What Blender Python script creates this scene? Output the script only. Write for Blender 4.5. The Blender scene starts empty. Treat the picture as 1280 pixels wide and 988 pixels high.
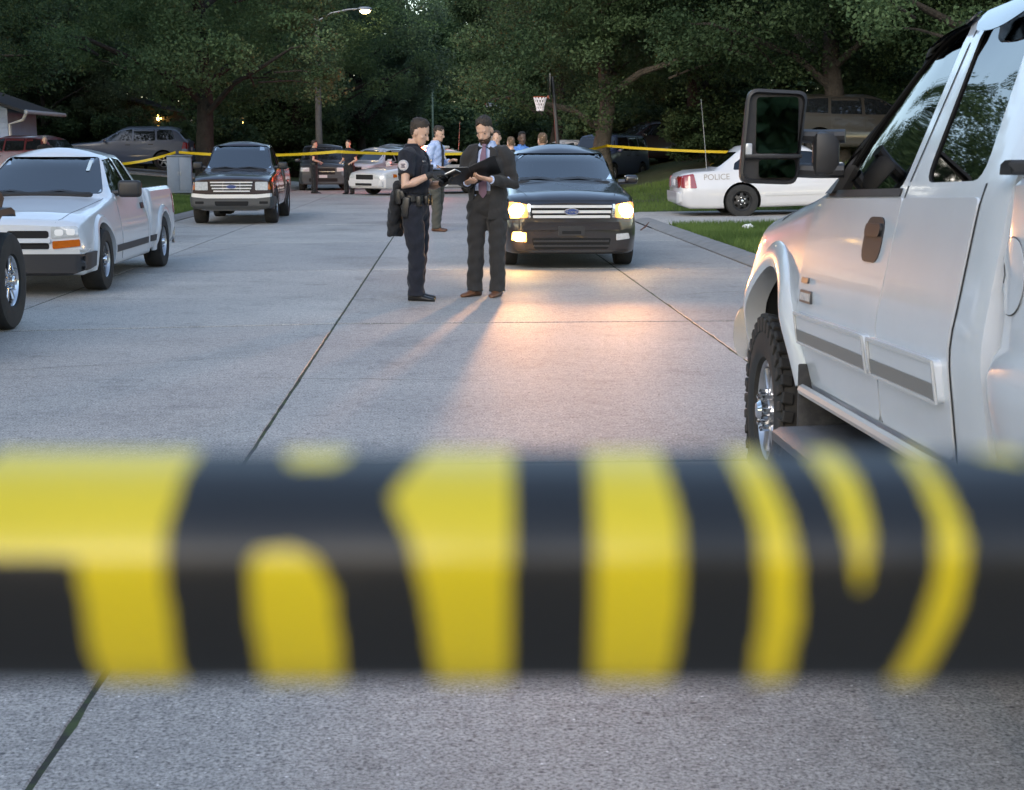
import bpy, bmesh, math, random
import numpy as np
from mathutils import Vector, Matrix, Euler, noise
from mathutils.bvhtree import BVHTree
R = math.radians
PI = math.pi
random.seed(7)
sc = bpy.context.scene
COL = sc.collection

# ------------------------------------------------------------------ camera
cam_d = bpy.data.cameras.new('camera')
cam = bpy.data.objects.new('camera', cam_d)
COL.objects.link(cam)
cam_d.sensor_width = 36.0
cam_d.lens = 36.0 * 1850 / 1280
cam_d.clip_start = 0.02
cam_d.clip_end = 3000
cam.location = (0, 0, 1.48)
cam.rotation_euler = (R(90 - 9.392), 0, R(-2.3515))
cam_d.dof.use_dof = True
cam_d.dof.focus_distance = 14.5
cam_d.dof.aperture_fstop = 52.0 / 3.6
sc.camera = cam

# ------------------------------------------------------------------ sky, sun, exposure
SUN_EL, SUN_ROT = R(24), R(205)
w = bpy.data.worlds.new('World')
sc.world = w
w.use_nodes = True
nt = w.node_tree
bg = nt.nodes['Background']
sky = nt.nodes.new('ShaderNodeTexSky')
sky.sky_type = 'NISHITA'
sky.sun_disc = False
sky.sun_elevation = SUN_EL
sky.sun_rotation = SUN_ROT
sky.air_density = 1.0
sky.dust_density = 0.6
sky.ozone_density = 2.5
nt.links.new(sky.outputs[0], bg.inputs[0])
bg.inputs[1].default_value = 0.15
sd = bpy.data.lights.new('sun', 'SUN')
sd.energy = 0.5
sd.angle = R(30)
sd.color = (0.95, 0.97, 1.0)
sun = bpy.data.objects.new('sun', sd)
COL.objects.link(sun)
# the sky texture's sun_rotation turns clockwise from +Y seen from above
sdir = Vector((math.sin(SUN_ROT) * math.cos(SUN_EL), math.cos(SUN_ROT) * math.cos(SUN_EL), math.sin(SUN_EL)))
sun.rotation_euler = sdir.to_track_quat('Z', 'Y').to_euler()
sc.view_settings.view_transform = 'Standard'
sc.view_settings.look = 'None'
sc.view_settings.exposure = 1.75
sc.view_settings.gamma = 1.0
sc.view_settings.use_white_balance = True     # the phone's white balance for blue dusk light
sc.view_settings.white_balance_temperature = 8000
sc.view_settings.white_balance_tint = 10
sc.render.engine = 'CYCLES'
sc.cycles.use_denoising = True
sc.cycles.max_bounces = 8
sc.cycles.transparent_max_bounces = 8
sc.cycles.sample_clamp_indirect = 4.0
sc.cycles.caustics_reflective = False
sc.cycles.caustics_refractive = False

# ------------------------------------------------------------------ materials
MATS = {}
def M(name, col=(.5, .5, .5), rough=.5, metal=0., coat=0., nz=None, bump=None, emit=None, spec=.5, nz2=None, sheen=0., trans=None):
    """procedural material: nz=(scale, amount, colour2) mottles the colour, bump=(scale, strength)"""
    if name in MATS: return MATS[name]
    m = bpy.data.materials.new(name)
    m.use_nodes = True
    t = m.node_tree
    b = t.nodes['Principled BSDF']
    b.inputs['Base Color'].default_value = (*col, 1)
    b.inputs['Roughness'].default_value = rough
    b.inputs['Metallic'].default_value = metal
    b.inputs['Coat Weight'].default_value = coat
    b.inputs['Coat Roughness'].default_value = .06
    b.inputs['Specular IOR Level'].default_value = spec
    if sheen: b.inputs['Sheen Weight'].default_value = sheen
    if emit:
        b.inputs['Emission Color'].default_value = (*emit[:3], 1)
        b.inputs['Emission Strength'].default_value = emit[3]
    tc = t.nodes.new('ShaderNodeTexCoord')
    last = None
    for k, n_ in enumerate([nz, nz2]):
        if not n_: continue
        no = t.nodes.new('ShaderNodeTexNoise')
        no.inputs['Scale'].default_value = n_[0]
        no.inputs['Detail'].default_value = 6
        no.inputs['Roughness'].default_value = .65
        t.links.new(tc.outputs['Object'], no.inputs['Vector'])
        rp_ = t.nodes.new('ShaderNodeValToRGB')
        rp_.color_ramp.elements[0].position = n_[3] if len(n_) > 3 else .38
        rp_.color_ramp.elements[1].position = n_[4] if len(n_) > 4 else .68
        t.links.new(no.outputs[0], rp_.inputs[0])
        mu = t.nodes.new('ShaderNodeMath'); mu.operation = 'MULTIPLY'
        mu.inputs[1].default_value = n_[1]
        t.links.new(rp_.outputs[0], mu.inputs[0])
        mx = t.nodes.new('ShaderNodeMix'); mx.data_type = 'RGBA'
        t.links.new(mu.outputs[0], mx.inputs[0])
        if last: t.links.new(last, mx.inputs[6])
        else: mx.inputs[6].default_value = (*col, 1)
        mx.inputs[7].default_value = (*n_[2], 1)
        last = mx.outputs[2]
    if last: t.links.new(last, b.inputs['Base Color'])
    if bump:
        no = t.nodes.new('ShaderNodeTexNoise')
        no.inputs['Scale'].default_value = bump[0]
        no.inputs['Detail'].default_value = 5
        t.links.new(tc.outputs['Object'], no.inputs['Vector'])
        bp = t.nodes.new('ShaderNodeBump')
        bp.inputs['Strength'].default_value = bump[1]
        bp.inputs['Distance'].default_value = bump[2] if len(bump) > 2 else .01
        t.links.new(no.outputs[0], bp.inputs['Height'])
        t.links.new(bp.outputs[0], b.inputs['Normal'])
    MATS[name] = m
    return m

def glass_mat(name, tint, ior=1.55, alpha=.5):
    if name in MATS: return MATS[name]
    m = bpy.data.materials.new(name); m.use_nodes = True
    t = m.node_tree
    t.nodes.remove(t.nodes['Principled BSDF'])
    out = t.nodes['Material Output']
    tr = t.nodes.new('ShaderNodeBsdfTransparent'); tr.inputs[0].default_value = (*[alpha * c for c in tint], 1)
    gl = t.nodes.new('ShaderNodeBsdfGlossy'); gl.inputs['Roughness'].default_value = .015
    fr = t.nodes.new('ShaderNodeFresnel'); fr.inputs[0].default_value = ior
    mx = t.nodes.new('ShaderNodeMixShader')
    t.links.new(fr.outputs[0], mx.inputs[0]); t.links.new(tr.outputs[0], mx.inputs[1]); t.links.new(gl.outputs[0], mx.inputs[2])
    t.links.new(mx.outputs[0], out.inputs[0])
    MATS[name] = m
    return m

def leaf_mat(name, c1, c2):
    m = bpy.data.materials.new(name); m.use_nodes = True
    t = m.node_tree
    b = t.nodes['Principled BSDF']; out = t.nodes['Material Output']
    tc = t.nodes.new('ShaderNodeTexCoord')
    no = t.nodes.new('ShaderNodeTexNoise'); no.inputs['Scale'].default_value = .55; no.inputs['Detail'].default_value = 5
    t.links.new(tc.outputs['Object'], no.inputs['Vector'])
    rp_ = t.nodes.new('ShaderNodeValToRGB')
    rp_.color_ramp.elements[0].position = .35; rp_.color_ramp.elements[1].position = .68
    rp_.color_ramp.elements[0].color = (*c1, 1); rp_.color_ramp.elements[1].color = (*c2, 1)
    t.links.new(no.outputs[0], rp_.inputs[0])
    oi = t.nodes.new('ShaderNodeObjectInfo')
    hs = t.nodes.new('ShaderNodeHueSaturation')
    mr = t.nodes.new('ShaderNodeMapRange'); mr.inputs[3].default_value = .8; mr.inputs[4].default_value = 1.25
    t.links.new(oi.outputs['Random'], mr.inputs[0]); t.links.new(mr.outputs[0], hs.inputs['Value'])
    t.links.new(rp_.outputs[0], hs.inputs['Color'])
    t.links.new(hs.outputs[0], b.inputs['Base Color'])
    b.inputs['Roughness'].default_value = .55
    b.inputs['Specular IOR Level'].default_value = .15
    tl = t.nodes.new('ShaderNodeBsdfTranslucent'); t.links.new(hs.outputs[0], tl.inputs[0])
    mx = t.nodes.new('ShaderNodeMixShader'); mx.inputs[0].default_value = .42
    t.links.new(b.outputs[0], mx.inputs[1]); t.links.new(tl.outputs[0], mx.inputs[2])
    t.links.new(mx.outputs[0], out.inputs[0])
    MATS[name] = m
    return m

def concrete_mat():
    m = bpy.data.materials.new('worn concrete'); m.use_nodes = True
    t = m.node_tree; b = t.nodes['Principled BSDF']
    ge = t.nodes.new('ShaderNodeNewGeometry')
    def nz(scale, det=5, rg=.6, kind='ShaderNodeTexNoise'):
        n = t.nodes.new(kind); n.inputs['Scale'].default_value = scale
        if kind == 'ShaderNodeTexNoise':
            n.inputs['Detail'].default_value = det; n.inputs['Roughness'].default_value = rg
        t.links.new(ge.outputs['Position'], n.inputs['Vector']); return n
    def ramp(src, stops):
        r = t.nodes.new('ShaderNodeValToRGB'); e = r.color_ramp.elements
        e[0].position, e[0].color = stops[0][0], (*stops[0][1], 1)
        e[1].position, e[1].color = stops[-1][0], (*stops[-1][1], 1)
        for p, c in stops[1:-1]:
            x = e.new(p); x.color = (*c, 1)
        t.links.new(src, r.inputs[0]); return r.outputs[0]
    def mix(mode, f, a, c):
        x = t.nodes.new('ShaderNodeMix'); x.data_type = 'RGBA'; x.blend_type = mode
        if isinstance(f, float): x.inputs[0].default_value = f
        else: t.links.new(f, x.inputs[0])
        t.links.new(a, x.inputs[6])
        if isinstance(c, tuple): x.inputs[7].default_value = (*c, 1)
        else: t.links.new(c, x.inputs[7])
        return x.outputs[2]
    big = nz(.5, 6)
    base = ramp(big.outputs[0], [(.3, (.295, .28, .268)), (.55, (.348, .33, .312)), (.75, (.395, .375, .352))])
    fine = nz(85, 3, .7)
    c = mix('MULTIPLY', 1.0, base, ramp(fine.outputs[0], [(.34, (.34, .34, .35)), (.47, (1, 1, 1)), (.64, (1.6, 1.58, 1.56))]))
    c = mix('MULTIPLY', 1.0, c, ramp(nz(17, 5, .8).outputs[0], [(.34, (.72, .72, .72)), (.5, (1, 1, 1)), (.66, (1.22, 1.21, 1.2))]))
    v = nz(60, kind='ShaderNodeTexVoronoi')
    spots = ramp(v.outputs['Color'], [(.0, (0, 0, 0)), (.84, (0, 0, 0)), (.88, (1.0, .98, .96))])
    peb = ramp(v.outputs['Distance'], [(.12, (1, 1, 1)), (.3, (0, 0, 0))])
    c = mix('ADD', .5, c, mix('MULTIPLY', 1.0, spots, peb))
    v2 = nz(30, kind='ShaderNodeTexVoronoi')
    dk = ramp(v2.outputs['Color'], [(.0, (1, 1, 1)), (.12, (1, 1, 1)), (.16, (0, 0, 0))])
    pk = ramp(v2.outputs['Distance'], [(.15, (1, 1, 1)), (.32, (0, 0, 0))])
    c = mix('MIX', mix('MULTIPLY', 1.0, dk, pk), c, (.09, .09, .095))
    st = nz(1.7, 8, .75)
    c = mix('MULTIPLY', .8, c, ramp(st.outputs[0], [(.30, (.62, .62, .62)), (.46, (1, 1, 1)), (.8, (1.08, 1.07, 1.06))]))
    oil = nz(.28, 3, .5)
    c = mix('MULTIPLY', .85, c, ramp(oil.outputs[0], [(.30, (.72, .71, .70)), (.42, (1, 1, 1)), (.7, (1, 1, 1))]))
    oi = t.nodes.new('ShaderNodeObjectInfo')
    c = mix('MULTIPLY', 1.0, c, ramp(oi.outputs['Random'], [(0, (.88, .87, .87)), (.5, (.98, .98, .98)), (1, (1.08, 1.075, 1.06))]))
    t.links.new(c, b.inputs['Base Color'])
    b.inputs['Roughness'].default_value = .66
    b.inputs['Specular IOR Level'].default_value = .4
    bp = t.nodes.new('ShaderNodeBump'); bp.inputs['Strength'].default_value = .7; bp.inputs['Distance'].default_value = .006
    bn = nz(70, 5, .7)
    t.links.new(bn.outputs[0], bp.inputs['Height']); t.links.new(bp.outputs[0], b.inputs['Normal'])
    return m

# ------------------------------------------------------------------ object helpers
def link(name, me, parent=None):
    o = bpy.data.objects.new(name, me)
    COL.objects.link(o)
    if parent: o.parent = parent
    return o
def tag(o, label=None, cat=None, group=None, kind=None):
    if label: o['label'] = label
    if cat: o['category'] = cat
    if group: o['group'] = group
    if kind: o['kind'] = kind
    return o
def thing(name, label, cat, loc=(0, 0, 0), rz=0, group=None):
    o = link(name, None)
    o.location = loc; o.rotation_euler = (0, 0, rz)
    return tag(o, label, cat, group)
def obj(name, bm, m, parent=None, smooth=35, fix=True):
    if fix: bmesh.ops.recalc_face_normals(bm, faces=bm.faces[:])
    if smooth:
        for f in bm.faces: f.smooth = True
        for e in bm.edges:
            if len(e.link_faces) == 2 and e.calc_face_angle(0) > R(smooth): e.smooth = False
    me = bpy.data.meshes.new(name)
    bm.to_mesh(me); bm.free()
    for x in (m if isinstance(m, (list, tuple)) else [m]): me.materials.append(x)
    return link(name, me, parent)
def copy_tree(o, parent=None):
    c = o.copy(); COL.objects.link(c)
    if parent: c.parent = parent
    for ch in o.children: copy_tree(ch, c)
    return c

def box(bm, c, s, bev=0., rot=None, seg=2, mi=0):
    r = bmesh.ops.create_cube(bm, size=1.0)
    vs = r['verts']
    bmesh.ops.scale(bm, vec=Vector(s), verts=vs)
    fs = set(f for v in vs for f in v.link_faces)
    if bev:
        es = list(set(e for v in vs for e in v.link_edges))
        rr = bmesh.ops.bevel(bm, geom=es, offset=min(bev, min(s) * .49), segments=seg, affect='EDGES', profile=.5)
        vs = list(set(v for f in rr['faces'] for v in f.verts) | set(v for v in vs if v.is_valid))
    mt = Matrix.Translation(Vector(c))
    if rot is not None: mt = mt @ (Euler(rot).to_matrix().to_4x4() if not isinstance(rot, Matrix) else rot.to_4x4())
    bmesh.ops.transform(bm, matrix=mt, verts=vs)
    if mi:
        for f in set(f for v in vs for f in v.link_faces): f.material_index = mi
    return vs
def loft(bm, rings, cap=True, closed=True):
    vr = [[bm.verts.new(p) for p in r] for r in rings]
    n = len(vr[0])
    for a, b in zip(vr, vr[1:]):
        for i in range(n if closed else n - 1):
            j = (i + 1) % n
            try: bm.faces.new((a[i], a[j], b[j], b[i]))
            except ValueError: pass
    if cap and closed:
        bm.faces.new(vr[0][::-1]); bm.faces.new(vr[-1])
    return vr
def tube(bm, pts, rad, n=10, cap=True, flat=None, up=Vector((0, 0, 1))):
    """pts: points; rad: radius or (ra, rb) per point; rb lies along `up` as far as it can"""
    pts = [Vector(p) for p in pts]
    if not isinstance(rad, (list, tuple)): rad = [rad] * len(pts)
    rings = []; pu = None
    for i, p in enumerate(pts):
        d = (pts[min(i + 1, len(pts) - 1)] - pts[max(i - 1, 0)]).normalized()
        if pu is None:
            pu = up
            if (pu - d * pu.dot(d)).length < .35: pu = Vector((0, 1, 0)) if abs(d.y) < .8 else Vector((1, 0, 0))
        u = pu - d * pu.dot(d)
        if u.length < 1e-3: u = d.orthogonal()
        u.normalize(); pu = u; s = d.cross(u)
        r = rad[i]; ra, rb = (r, r) if not isinstance(r, (list, tuple)) else r
        rings.append([p + s * (ra * math.cos(2 * PI * k / n)) + u * (rb * math.sin(2 * PI * k / n)) for k in range(n)])
    return loft(bm, rings, cap)
def lathe(bm, prof, n=32, axis='x', c=(0, 0, 0), cap=False):
    rings = []
    for k in range(n):
        a = 2 * PI * k / n
        ring = []
        for (t, r) in prof:
            if axis == 'x': p = (c[0] + t, c[1] + r * math.cos(a), c[2] + r * math.sin(a))
            elif axis == 'y': p = (c[0] + r * math.cos(a), c[1] + t, c[2] + r * math.sin(a))
            else: p = (c[0] + r * math.cos(a), c[1] + r * math.sin(a), c[2] + t)
            ring.append(p)
        rings.append(ring)
    vr = [[bm.verts.new(p) for p in r] for r in rings]
    for k in range(n):
        a, b = vr[k], vr[(k + 1) % n]
        for i in range(len(prof) - 1):
            bm.faces.new((a[i], a[i + 1], b[i + 1], b[i]))
    if cap:
        bm.faces.new([v[0] for v in vr]); bm.faces.new([v[-1] for v in vr][::-1])
def ellipsoid(bm, c, r, n=12, rot=None):
    x = bmesh.ops.create_uvsphere(bm, u_segments=n, v_segments=max(6, n * 2 // 3), radius=1)
    mt = Matrix.Translation(Vector(c)) @ (Euler(rot).to_matrix().to_4x4() if rot else Matrix.Identity(4)) @ Matrix.Diagonal((*r, 1))
    bmesh.ops.transform(bm, matrix=mt, verts=x['verts'])
    return x['verts']
def rp(pts, r=.03, k=4):
    """polygon with rounded corners; r a number or one per corner"""
    out = []; n = len(pts)
    for i in range(n):
        p0, p, p1 = Vector(pts[i - 1]), Vector(pts[i]), Vector(pts[(i + 1) % n])
        rr = r[i] if isinstance(r, (list, tuple)) else r
        if rr <= 0: out.append(tuple(p)); continue
        a = p + (p0 - p).normalized() * min(rr, .48 * (p0 - p).length)
        b = p + (p1 - p).normalized() * min(rr, .48 * (p1 - p).length)
        for j in range(k + 1):
            s = j / k
            q = a * (1 - s) ** 2 + p * 2 * s * (1 - s) + b * s * s
            out.append(tuple(q))
    return out
def rect(x0, x1, y0, y1): return [(x0, y0), (x1, y0), (x1, y1), (x0, y1)]
def mirr(poly): return [(-a, b) for a, b in poly][::-1]
def prism(bm, poly, axis, a, b):
    """polygon extruded along an axis from a to b"""
    def P(u, v, t): return {'x': (t, u, v), 'y': (u, t, v), 'z': (u, v, t)}[axis]
    loft(bm, [[P(u, v, a) for u, v in poly], [P(u, v, b) for u, v in poly]])
def _vol(me):
    b = bmesh.new(); b.from_mesh(me); v = b.calc_volume(signed=True); op = sum(1 for e in b.edges if len(e.link_faces) != 2); b.free()
    return v, op
def boolean(o, cutter):
    """subtract; tries again with a nudged cutter when the solver hands back nonsense"""
    v0, _ = _vol(o.data); vc, _ = _vol(cutter.data)
    best = None
    for t, solver in enumerate(('EXACT', 'EXACT', 'EXACT', 'FAST', 'FAST')):
        if t:
            for v in cutter.data.vertices: v.co += Vector((random.uniform(-1, 1), random.uniform(-1, 1), random.uniform(-1, 1))) * .0015
            cutter.data.update()
        md = o.modifiers.new('b', 'BOOLEAN'); md.object = cutter; md.operation = 'DIFFERENCE'; md.solver = solver
        try: md.material_mode = 'TRANSFER'
        except Exception: pass
        dg = bpy.context.evaluated_depsgraph_get()
        me = bpy.data.meshes.new_from_object(o.evaluated_get(dg))
        o.modifiers.clear()
        v1, op = _vol(me)
        if v0 - abs(vc) * 1.05 - .002 <= v1 <= v0 + .001 and v1 > .05 * v0 and op < 40 and len(me.polygons) > .5 * len(o.data.polygons): best = me; break
        print('BOOL retry', o.name, solver, round(v0, 3), round(vc, 3), round(v1, 3), op)
    if best:
        old = o.data; o.data = best; best.name = old.name
    else: print('BOOL failed', o.name)
    cm = cutter.data
    bpy.data.objects.remove(cutter); bpy.data.meshes.remove(cm)
def smooth_mesh(me, ang=35):
    bm = bmesh.new(); bm.from_mesh(me)
    for f in bm.faces: f.smooth = True
    for e in bm.edges: e.smooth = not (len(e.link_faces) == 2 and e.calc_face_angle(0) > R(ang))
    bm.to_mesh(me); bm.free()
def remesh(o, voxel, smooth=3, fac=.5, noise_amt=None):
    md = o.modifiers.new('r', 'REMESH'); md.mode = 'VOXEL'; md.voxel_size = voxel; md.use_smooth_shade = True
    if smooth:
        s = o.modifiers.new('s', 'SMOOTH'); s.iterations = smooth; s.factor = fac
    dg = bpy.context.evaluated_depsgraph_get()
    me = bpy.data.meshes.new_from_object(o.evaluated_get(dg))
    mats = [x for x in o.data.materials]
    o.modifiers.clear(); old = o.data; o.data = me; me.name = old.name; bpy.data.meshes.remove(old)
    me.materials.clear()
    for x in mats: me.materials.append(x)
    if noise_amt:      # soft cloth folds
        f, amt = noise_amt; n = len(me.vertices)
        co = np.empty(n * 3, 'f'); me.vertices.foreach_get('co', co); co = co.reshape(-1, 3)
        no = np.empty(n * 3, 'f'); me.vertex_normals.foreach_get('vector', no); no = no.reshape(-1, 3)
        x, y, z = co[:, 0] * f, co[:, 1] * f, co[:, 2] * f
        d = np.sin(2.1 * z + 1.9 * x + 1.3 * np.sin(1.7 * y + .8 * z)) * .5 + .5 * np.sin(3.9 * z - 2.3 * y + 1.7 * np.sin(2.6 * x + 1.1)) * np.sin(1.9 * x + 2.7 * y)
        d += .35 * np.sin(6.3 * z + 3.1 * x + 2 * np.sin(3 * y))
        co = co + no * (d * amt * .75)[:, None]
        me.vertices.foreach_set('co', co.astype('f').ravel()); me.update()
    for p in me.polygons: p.use_smooth = True
    return o
# ------------------------------------------------------------------ ground, road, kerb
def sst(a, b, x):
    t = min(1, max(0, (x - a) / (b - a))); return t * t * (3 - 2 * t)
def zt(x, y):
    """height of the yards beside the road"""
    if x < -6.14:
        z = .06 + min(1.5, .085 * (-5.8 - x)) * sst(26, 62, y)
    elif x > 4.19:
        z = .05 + .012 * (x - 3.85) + min(1.7, .19 * (x - 4.2) if x > 4.2 else 0) * sst(34, 47, y)
    else: z = -.16
    return z + 2.5 * sst(150, 260, y)
xs = [-400, -200, -100, -60, -40] + [-30 + i for i in range(24)] + [-6.3, -6.16, -6.12, -5.5, -3, 0, 2, 3.8, 4.17, 4.21, 4.4] + [5 + i for i in range(26)] + [40, 60, 100, 200, 400]
ys = [-60, -30, -10] + [2 * i for i in range(0, 50)] + [100 + 10 * i for i in range(20)] + [320, 400, 600, 900]
bm = bmesh.new()
gv = [[bm.verts.new((x, y, zt(x, y) + (.03 * noise.noise(Vector((x * .7, y * .7, 0))) if abs(x + 1) > 6 else 0))) for x in xs] for y in ys]
for a, b in zip(gv, gv[1:]):
    for i in range(len(xs) - 1): bm.faces.new((a[i], a[i + 1], b[i + 1], b[i]))
grass_m = M('lawn', (.055, .085, .028), .9, nz=(.9, .8, (.095, .11, .045)), nz2=(14, .7, (.03, .042, .014)), bump=(60, 1.0, .04))
tag(obj('ground', bm, grass_m), kind='structure')

conc = concrete_mat()
joint_m = M('joint filler', (.03, .03, .027), .95, nz=(6, .8, (.055, .085, .025), .45, .58))
road = thing('road', None, None); tag(road, kind='structure')
bm = bmesh.new()
for y0 in range(-20, 150, 10): box(bm, (-.975, y0 + 5, -.0545), (9.6, 10, .10))
obj('road_base', bm, joint_m, road)
EX = [-5.8, -4.02, -1.0, 2.1, 3.85]
def crossY(k, x): return 12.78 + 5.85 * k + (.16 * (x + 1) if x < -1 else .02 * (x + 1))
rng = random.Random(3)
for k in range(-4, 24):
    for i in range(4):
        g_ = .0065
        x0, x1 = EX[i] + g_, EX[i + 1] - g_
        ya0, ya1 = crossY(k, EX[i]) + g_ * 3.3, crossY(k, EX[i + 1]) + g_ * 3.3
        yb0, yb1 = crossY(k + 1, EX[i]) - g_ * 3.3, crossY(k + 1, EX[i + 1]) - g_ * 3.3
        near = k < 4
        nx, ny = (24, 40) if near else (2, 4)
        def edge(p, q, n):
            out = []
            for t in range(n):
                s = t / n
                x, y = p[0] + (q[0] - p[0]) * s, p[1] + (q[1] - p[1]) * s
                if t and near:
                    d = .006 * noise.noise(Vector((x * 9, y * 9, i))) + .022 * max(0, noise.noise(Vector((x * 3.1, y * 3.1, 4 + i))) - .25)
                    cx, cy = (x0 + x1) / 2, (ya0 + yb0) / 2
                    if abs(q[0] - p[0]) > abs(q[1] - p[1]): y += d if y < cy else -d
                    else: x += d if x < cx else -d
                out.append((x, y))
            return out
        pl = edge((x0, ya0), (x1, ya1), nx) + edge((x1, ya1), (x1, yb1), ny) + edge((x1, yb1), (x0, yb0), nx) + edge((x0, yb0), (x0, ya0), ny)
        bm = bmesh.new()
        cx, cy = (x0 + x1) / 2, (ya0 + yb1) / 2
        rings = []
        for sh, z in ((0, -.1), (0, -.008), (.007, 0)):
            rings.append([(x + (sh if x < cx else -sh), y + (sh if y < cy else -sh), z) for x, y in pl])
        loft(bm, rings)
        obj('slab', bm, conc, road, smooth=0, fix=True)
# hairline cracks that wander over the slabs
def crack(bm, p, q, wd, amp, seed):
    p, q = Vector(p), Vector(q); d = q - p; n_ = max(8, int(d.length / .12)); nn = Vector((-d.y, d.x)).normalized()
    prev = None
    for i in range(n_ + 1):
        s = i / n_; o_ = noise.noise(Vector((s * 7, seed, 0))) * amp + noise.noise(Vector((s * 40, seed, 3))) * amp * .25
        c = p + d * s + nn * o_; ww = wd * (.35 + abs(noise.noise(Vector((s * 15, seed, 9)))) * 1.6) * min(1, 6 * s, 6 * (1 - s)) + .0008
        a = bm.verts.new((c.x - nn.x * ww, c.y - nn.y * ww, .0035)); b = bm.verts.new((c.x + nn.x * ww, c.y + nn.y * ww, .0035))
        if prev: bm.faces.new((prev[0], a, b, prev[1]))
        prev = (a, b)
bm = bmesh.new()
for n_, (p, q, wd, amp) in enumerate([((-1.4, 9.7), (.3, 9.5), .004, .05), ((-4.2, 14.8), (-2.2, 15.1), .004, .08), ((-3.2, 10.1), (-1.1, 10.8), .003, .1),
        ((2.2, 15.2), (3.8, 15.9), .006, .1), ((2.3, 12.9), (3.6, 12.75), .01, .03), ((.2, 21.6), (1.0, 21.4), .008, .05), ((-2.9, 17), (-1.2, 16.7), .004, .08),
        ((-3.9, 21), (-3.0, 24), .006, .1), ((2.4, 9.2), (3.7, 9.5), .004, .06), ((.6, 4.4), (1.0, 4.2), .003, .02), ((-1.0, 30), (1.9, 30.4), .01, .1), ((2.2, 17.2), (3.7, 17.0), .006, .04)]):
    crack(bm, p, q, wd, amp, n_ * 3.3)
tag(obj('crack', bm, joint_m, road, smooth=0), kind='stuff')

# low rolled kerb on both sides, cut into lengths
kerb_m = M('kerb concrete', (.25, .245, .24), .85, nz=(3, .6, (.17, .165, .155)), bump=(60, .5, .006))
for side, xk, sg in (('right', 3.86, 1), ('left', -5.81, -1)):
    kb = thing('kerb', None, None); tag(kb, kind='structure')
    k = 0; y = 2.0
    while y < 110:
        if not (sg > 0 and 28.4 < y < 34):
            bm = bmesh.new()
            prof = [(0, -.1), (0, .012), (.05 * sg, .03), (.13 * sg, .06), (.24 * sg, .075), (.34 * sg, .07), (.34 * sg, -.1)]
            L = 3.0 if y < 60 else 10.0
            if sg > 0 and y < 28.4 < y + L: L = 28.4 - y
            loft(bm, [[(xk + a, y + .01, b) for a, b in prof], [(xk + a, y + L - .012, b) for a, b in prof]])
            obj('kerbstone', bm, kerb_m, kb, smooth=0)
        else: L = 34 - y
        y += L
# driveways
def drive(name, pts_x, y0, y1, dz=.03, m=None):
    bm = bmesh.new(); prev = None
    for x in pts_x:
        zz = max(zt(x, y0), zt(x, y1), zt(x, (y0 + y1) / 2)) + dz if abs(x + 1) > 5 else .012
        if prev is None or abs(x - 3.9) < .06: zz = .012
        ring = [bm.verts.new((x, y0, zz)), bm.verts.new((x, y1, zz)), bm.verts.new((x, y1, zz - .2)), bm.verts.new((x, y0, zz - .2))]
        if prev:
            for i in range(4): bm.faces.new((prev[i], ring[i], ring[(i + 1) % 4], prev[(i + 1) % 4]))
        else: bm.faces.new(ring)
        prev = ring
    bm.faces.new(prev[::-1])
    tag(obj(name, bm, m or conc, smooth=0), kind='structure')
drive('driveway', [3.86, 4.3, 6, 8, 10, 12, 14, 16], 28.45, 33.95)
drive('driveway', [-5.82, -6.4] + [-7 - i for i in range(0, 20)], 57.5, 63.5, .05)
# leaf litter and clippings along the right gutter
# ------------------------------------------------------------------ vehicle kit
PT = {}
def paint(name, col, dirt=.25, rough=.35):
    return M('paint ' + name, col, rough, coat=.9, nz=(2.2, dirt, tuple(c * .7 + .02 for c in col)), nz2=(30, dirt * .35, tuple(c * .8 + .03 for c in col)))
white_p = paint('white', (.60, .635, .685), .2)
rubber = M('tyre rubber', (.016, .016, .017), .85, nz=(9, .6, (.04, .037, .034)), bump=(80, .3, .004))
blackp = M('black plastic', (.018, .018, .02), .5, nz=(20, .4, (.03, .03, .032)), bump=(200, .15, .002))
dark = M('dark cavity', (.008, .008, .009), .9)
strip_m = M('polished strip', (.72, .73, .74), .3, .35)
chrome = M('chrome', (.75, .76, .78), .12, 1.0, nz=(12, .3, (.5, .5, .5)))
alloy = M('alloy', (.55, .55, .57), .3, .9, nz=(14, .5, (.3, .29, .28)))
steel = M('galvanised steel', (.35, .36, .37), .5, .7, nz=(8, .5, (.25, .25, .25)))
seatm = M('seat cloth', (.05, .05, .055), .95)
lampglass = M('lamp lens', (.55, .57, .58), .08, 0, coat=1, nz=(25, .6, (.3, .31, .33)))
amber = M('amber lens', (.5, .12, .015), .15, coat=1, nz=(30, .4, (.3, .06, .01)))
redlens = M('red lens', (.24, .006, .008), .15, coat=1, nz=(30, .4, (.2, .01, .01)))
gap_m = M('panel gap', (.012, .012, .013), .8)
glass = glass_mat('window glass', (.75, .85, .9), 3.1, .5)
darkglass = glass_mat('privacy glass', (.6, .65, .7), 1.7, .12)
interior = M('car interior', (.02, .02, .022), .9)
LIT = M('lit headlamp', (.9, .8, .6), .3, emit=(1.0, .62, .25, 60))

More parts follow.
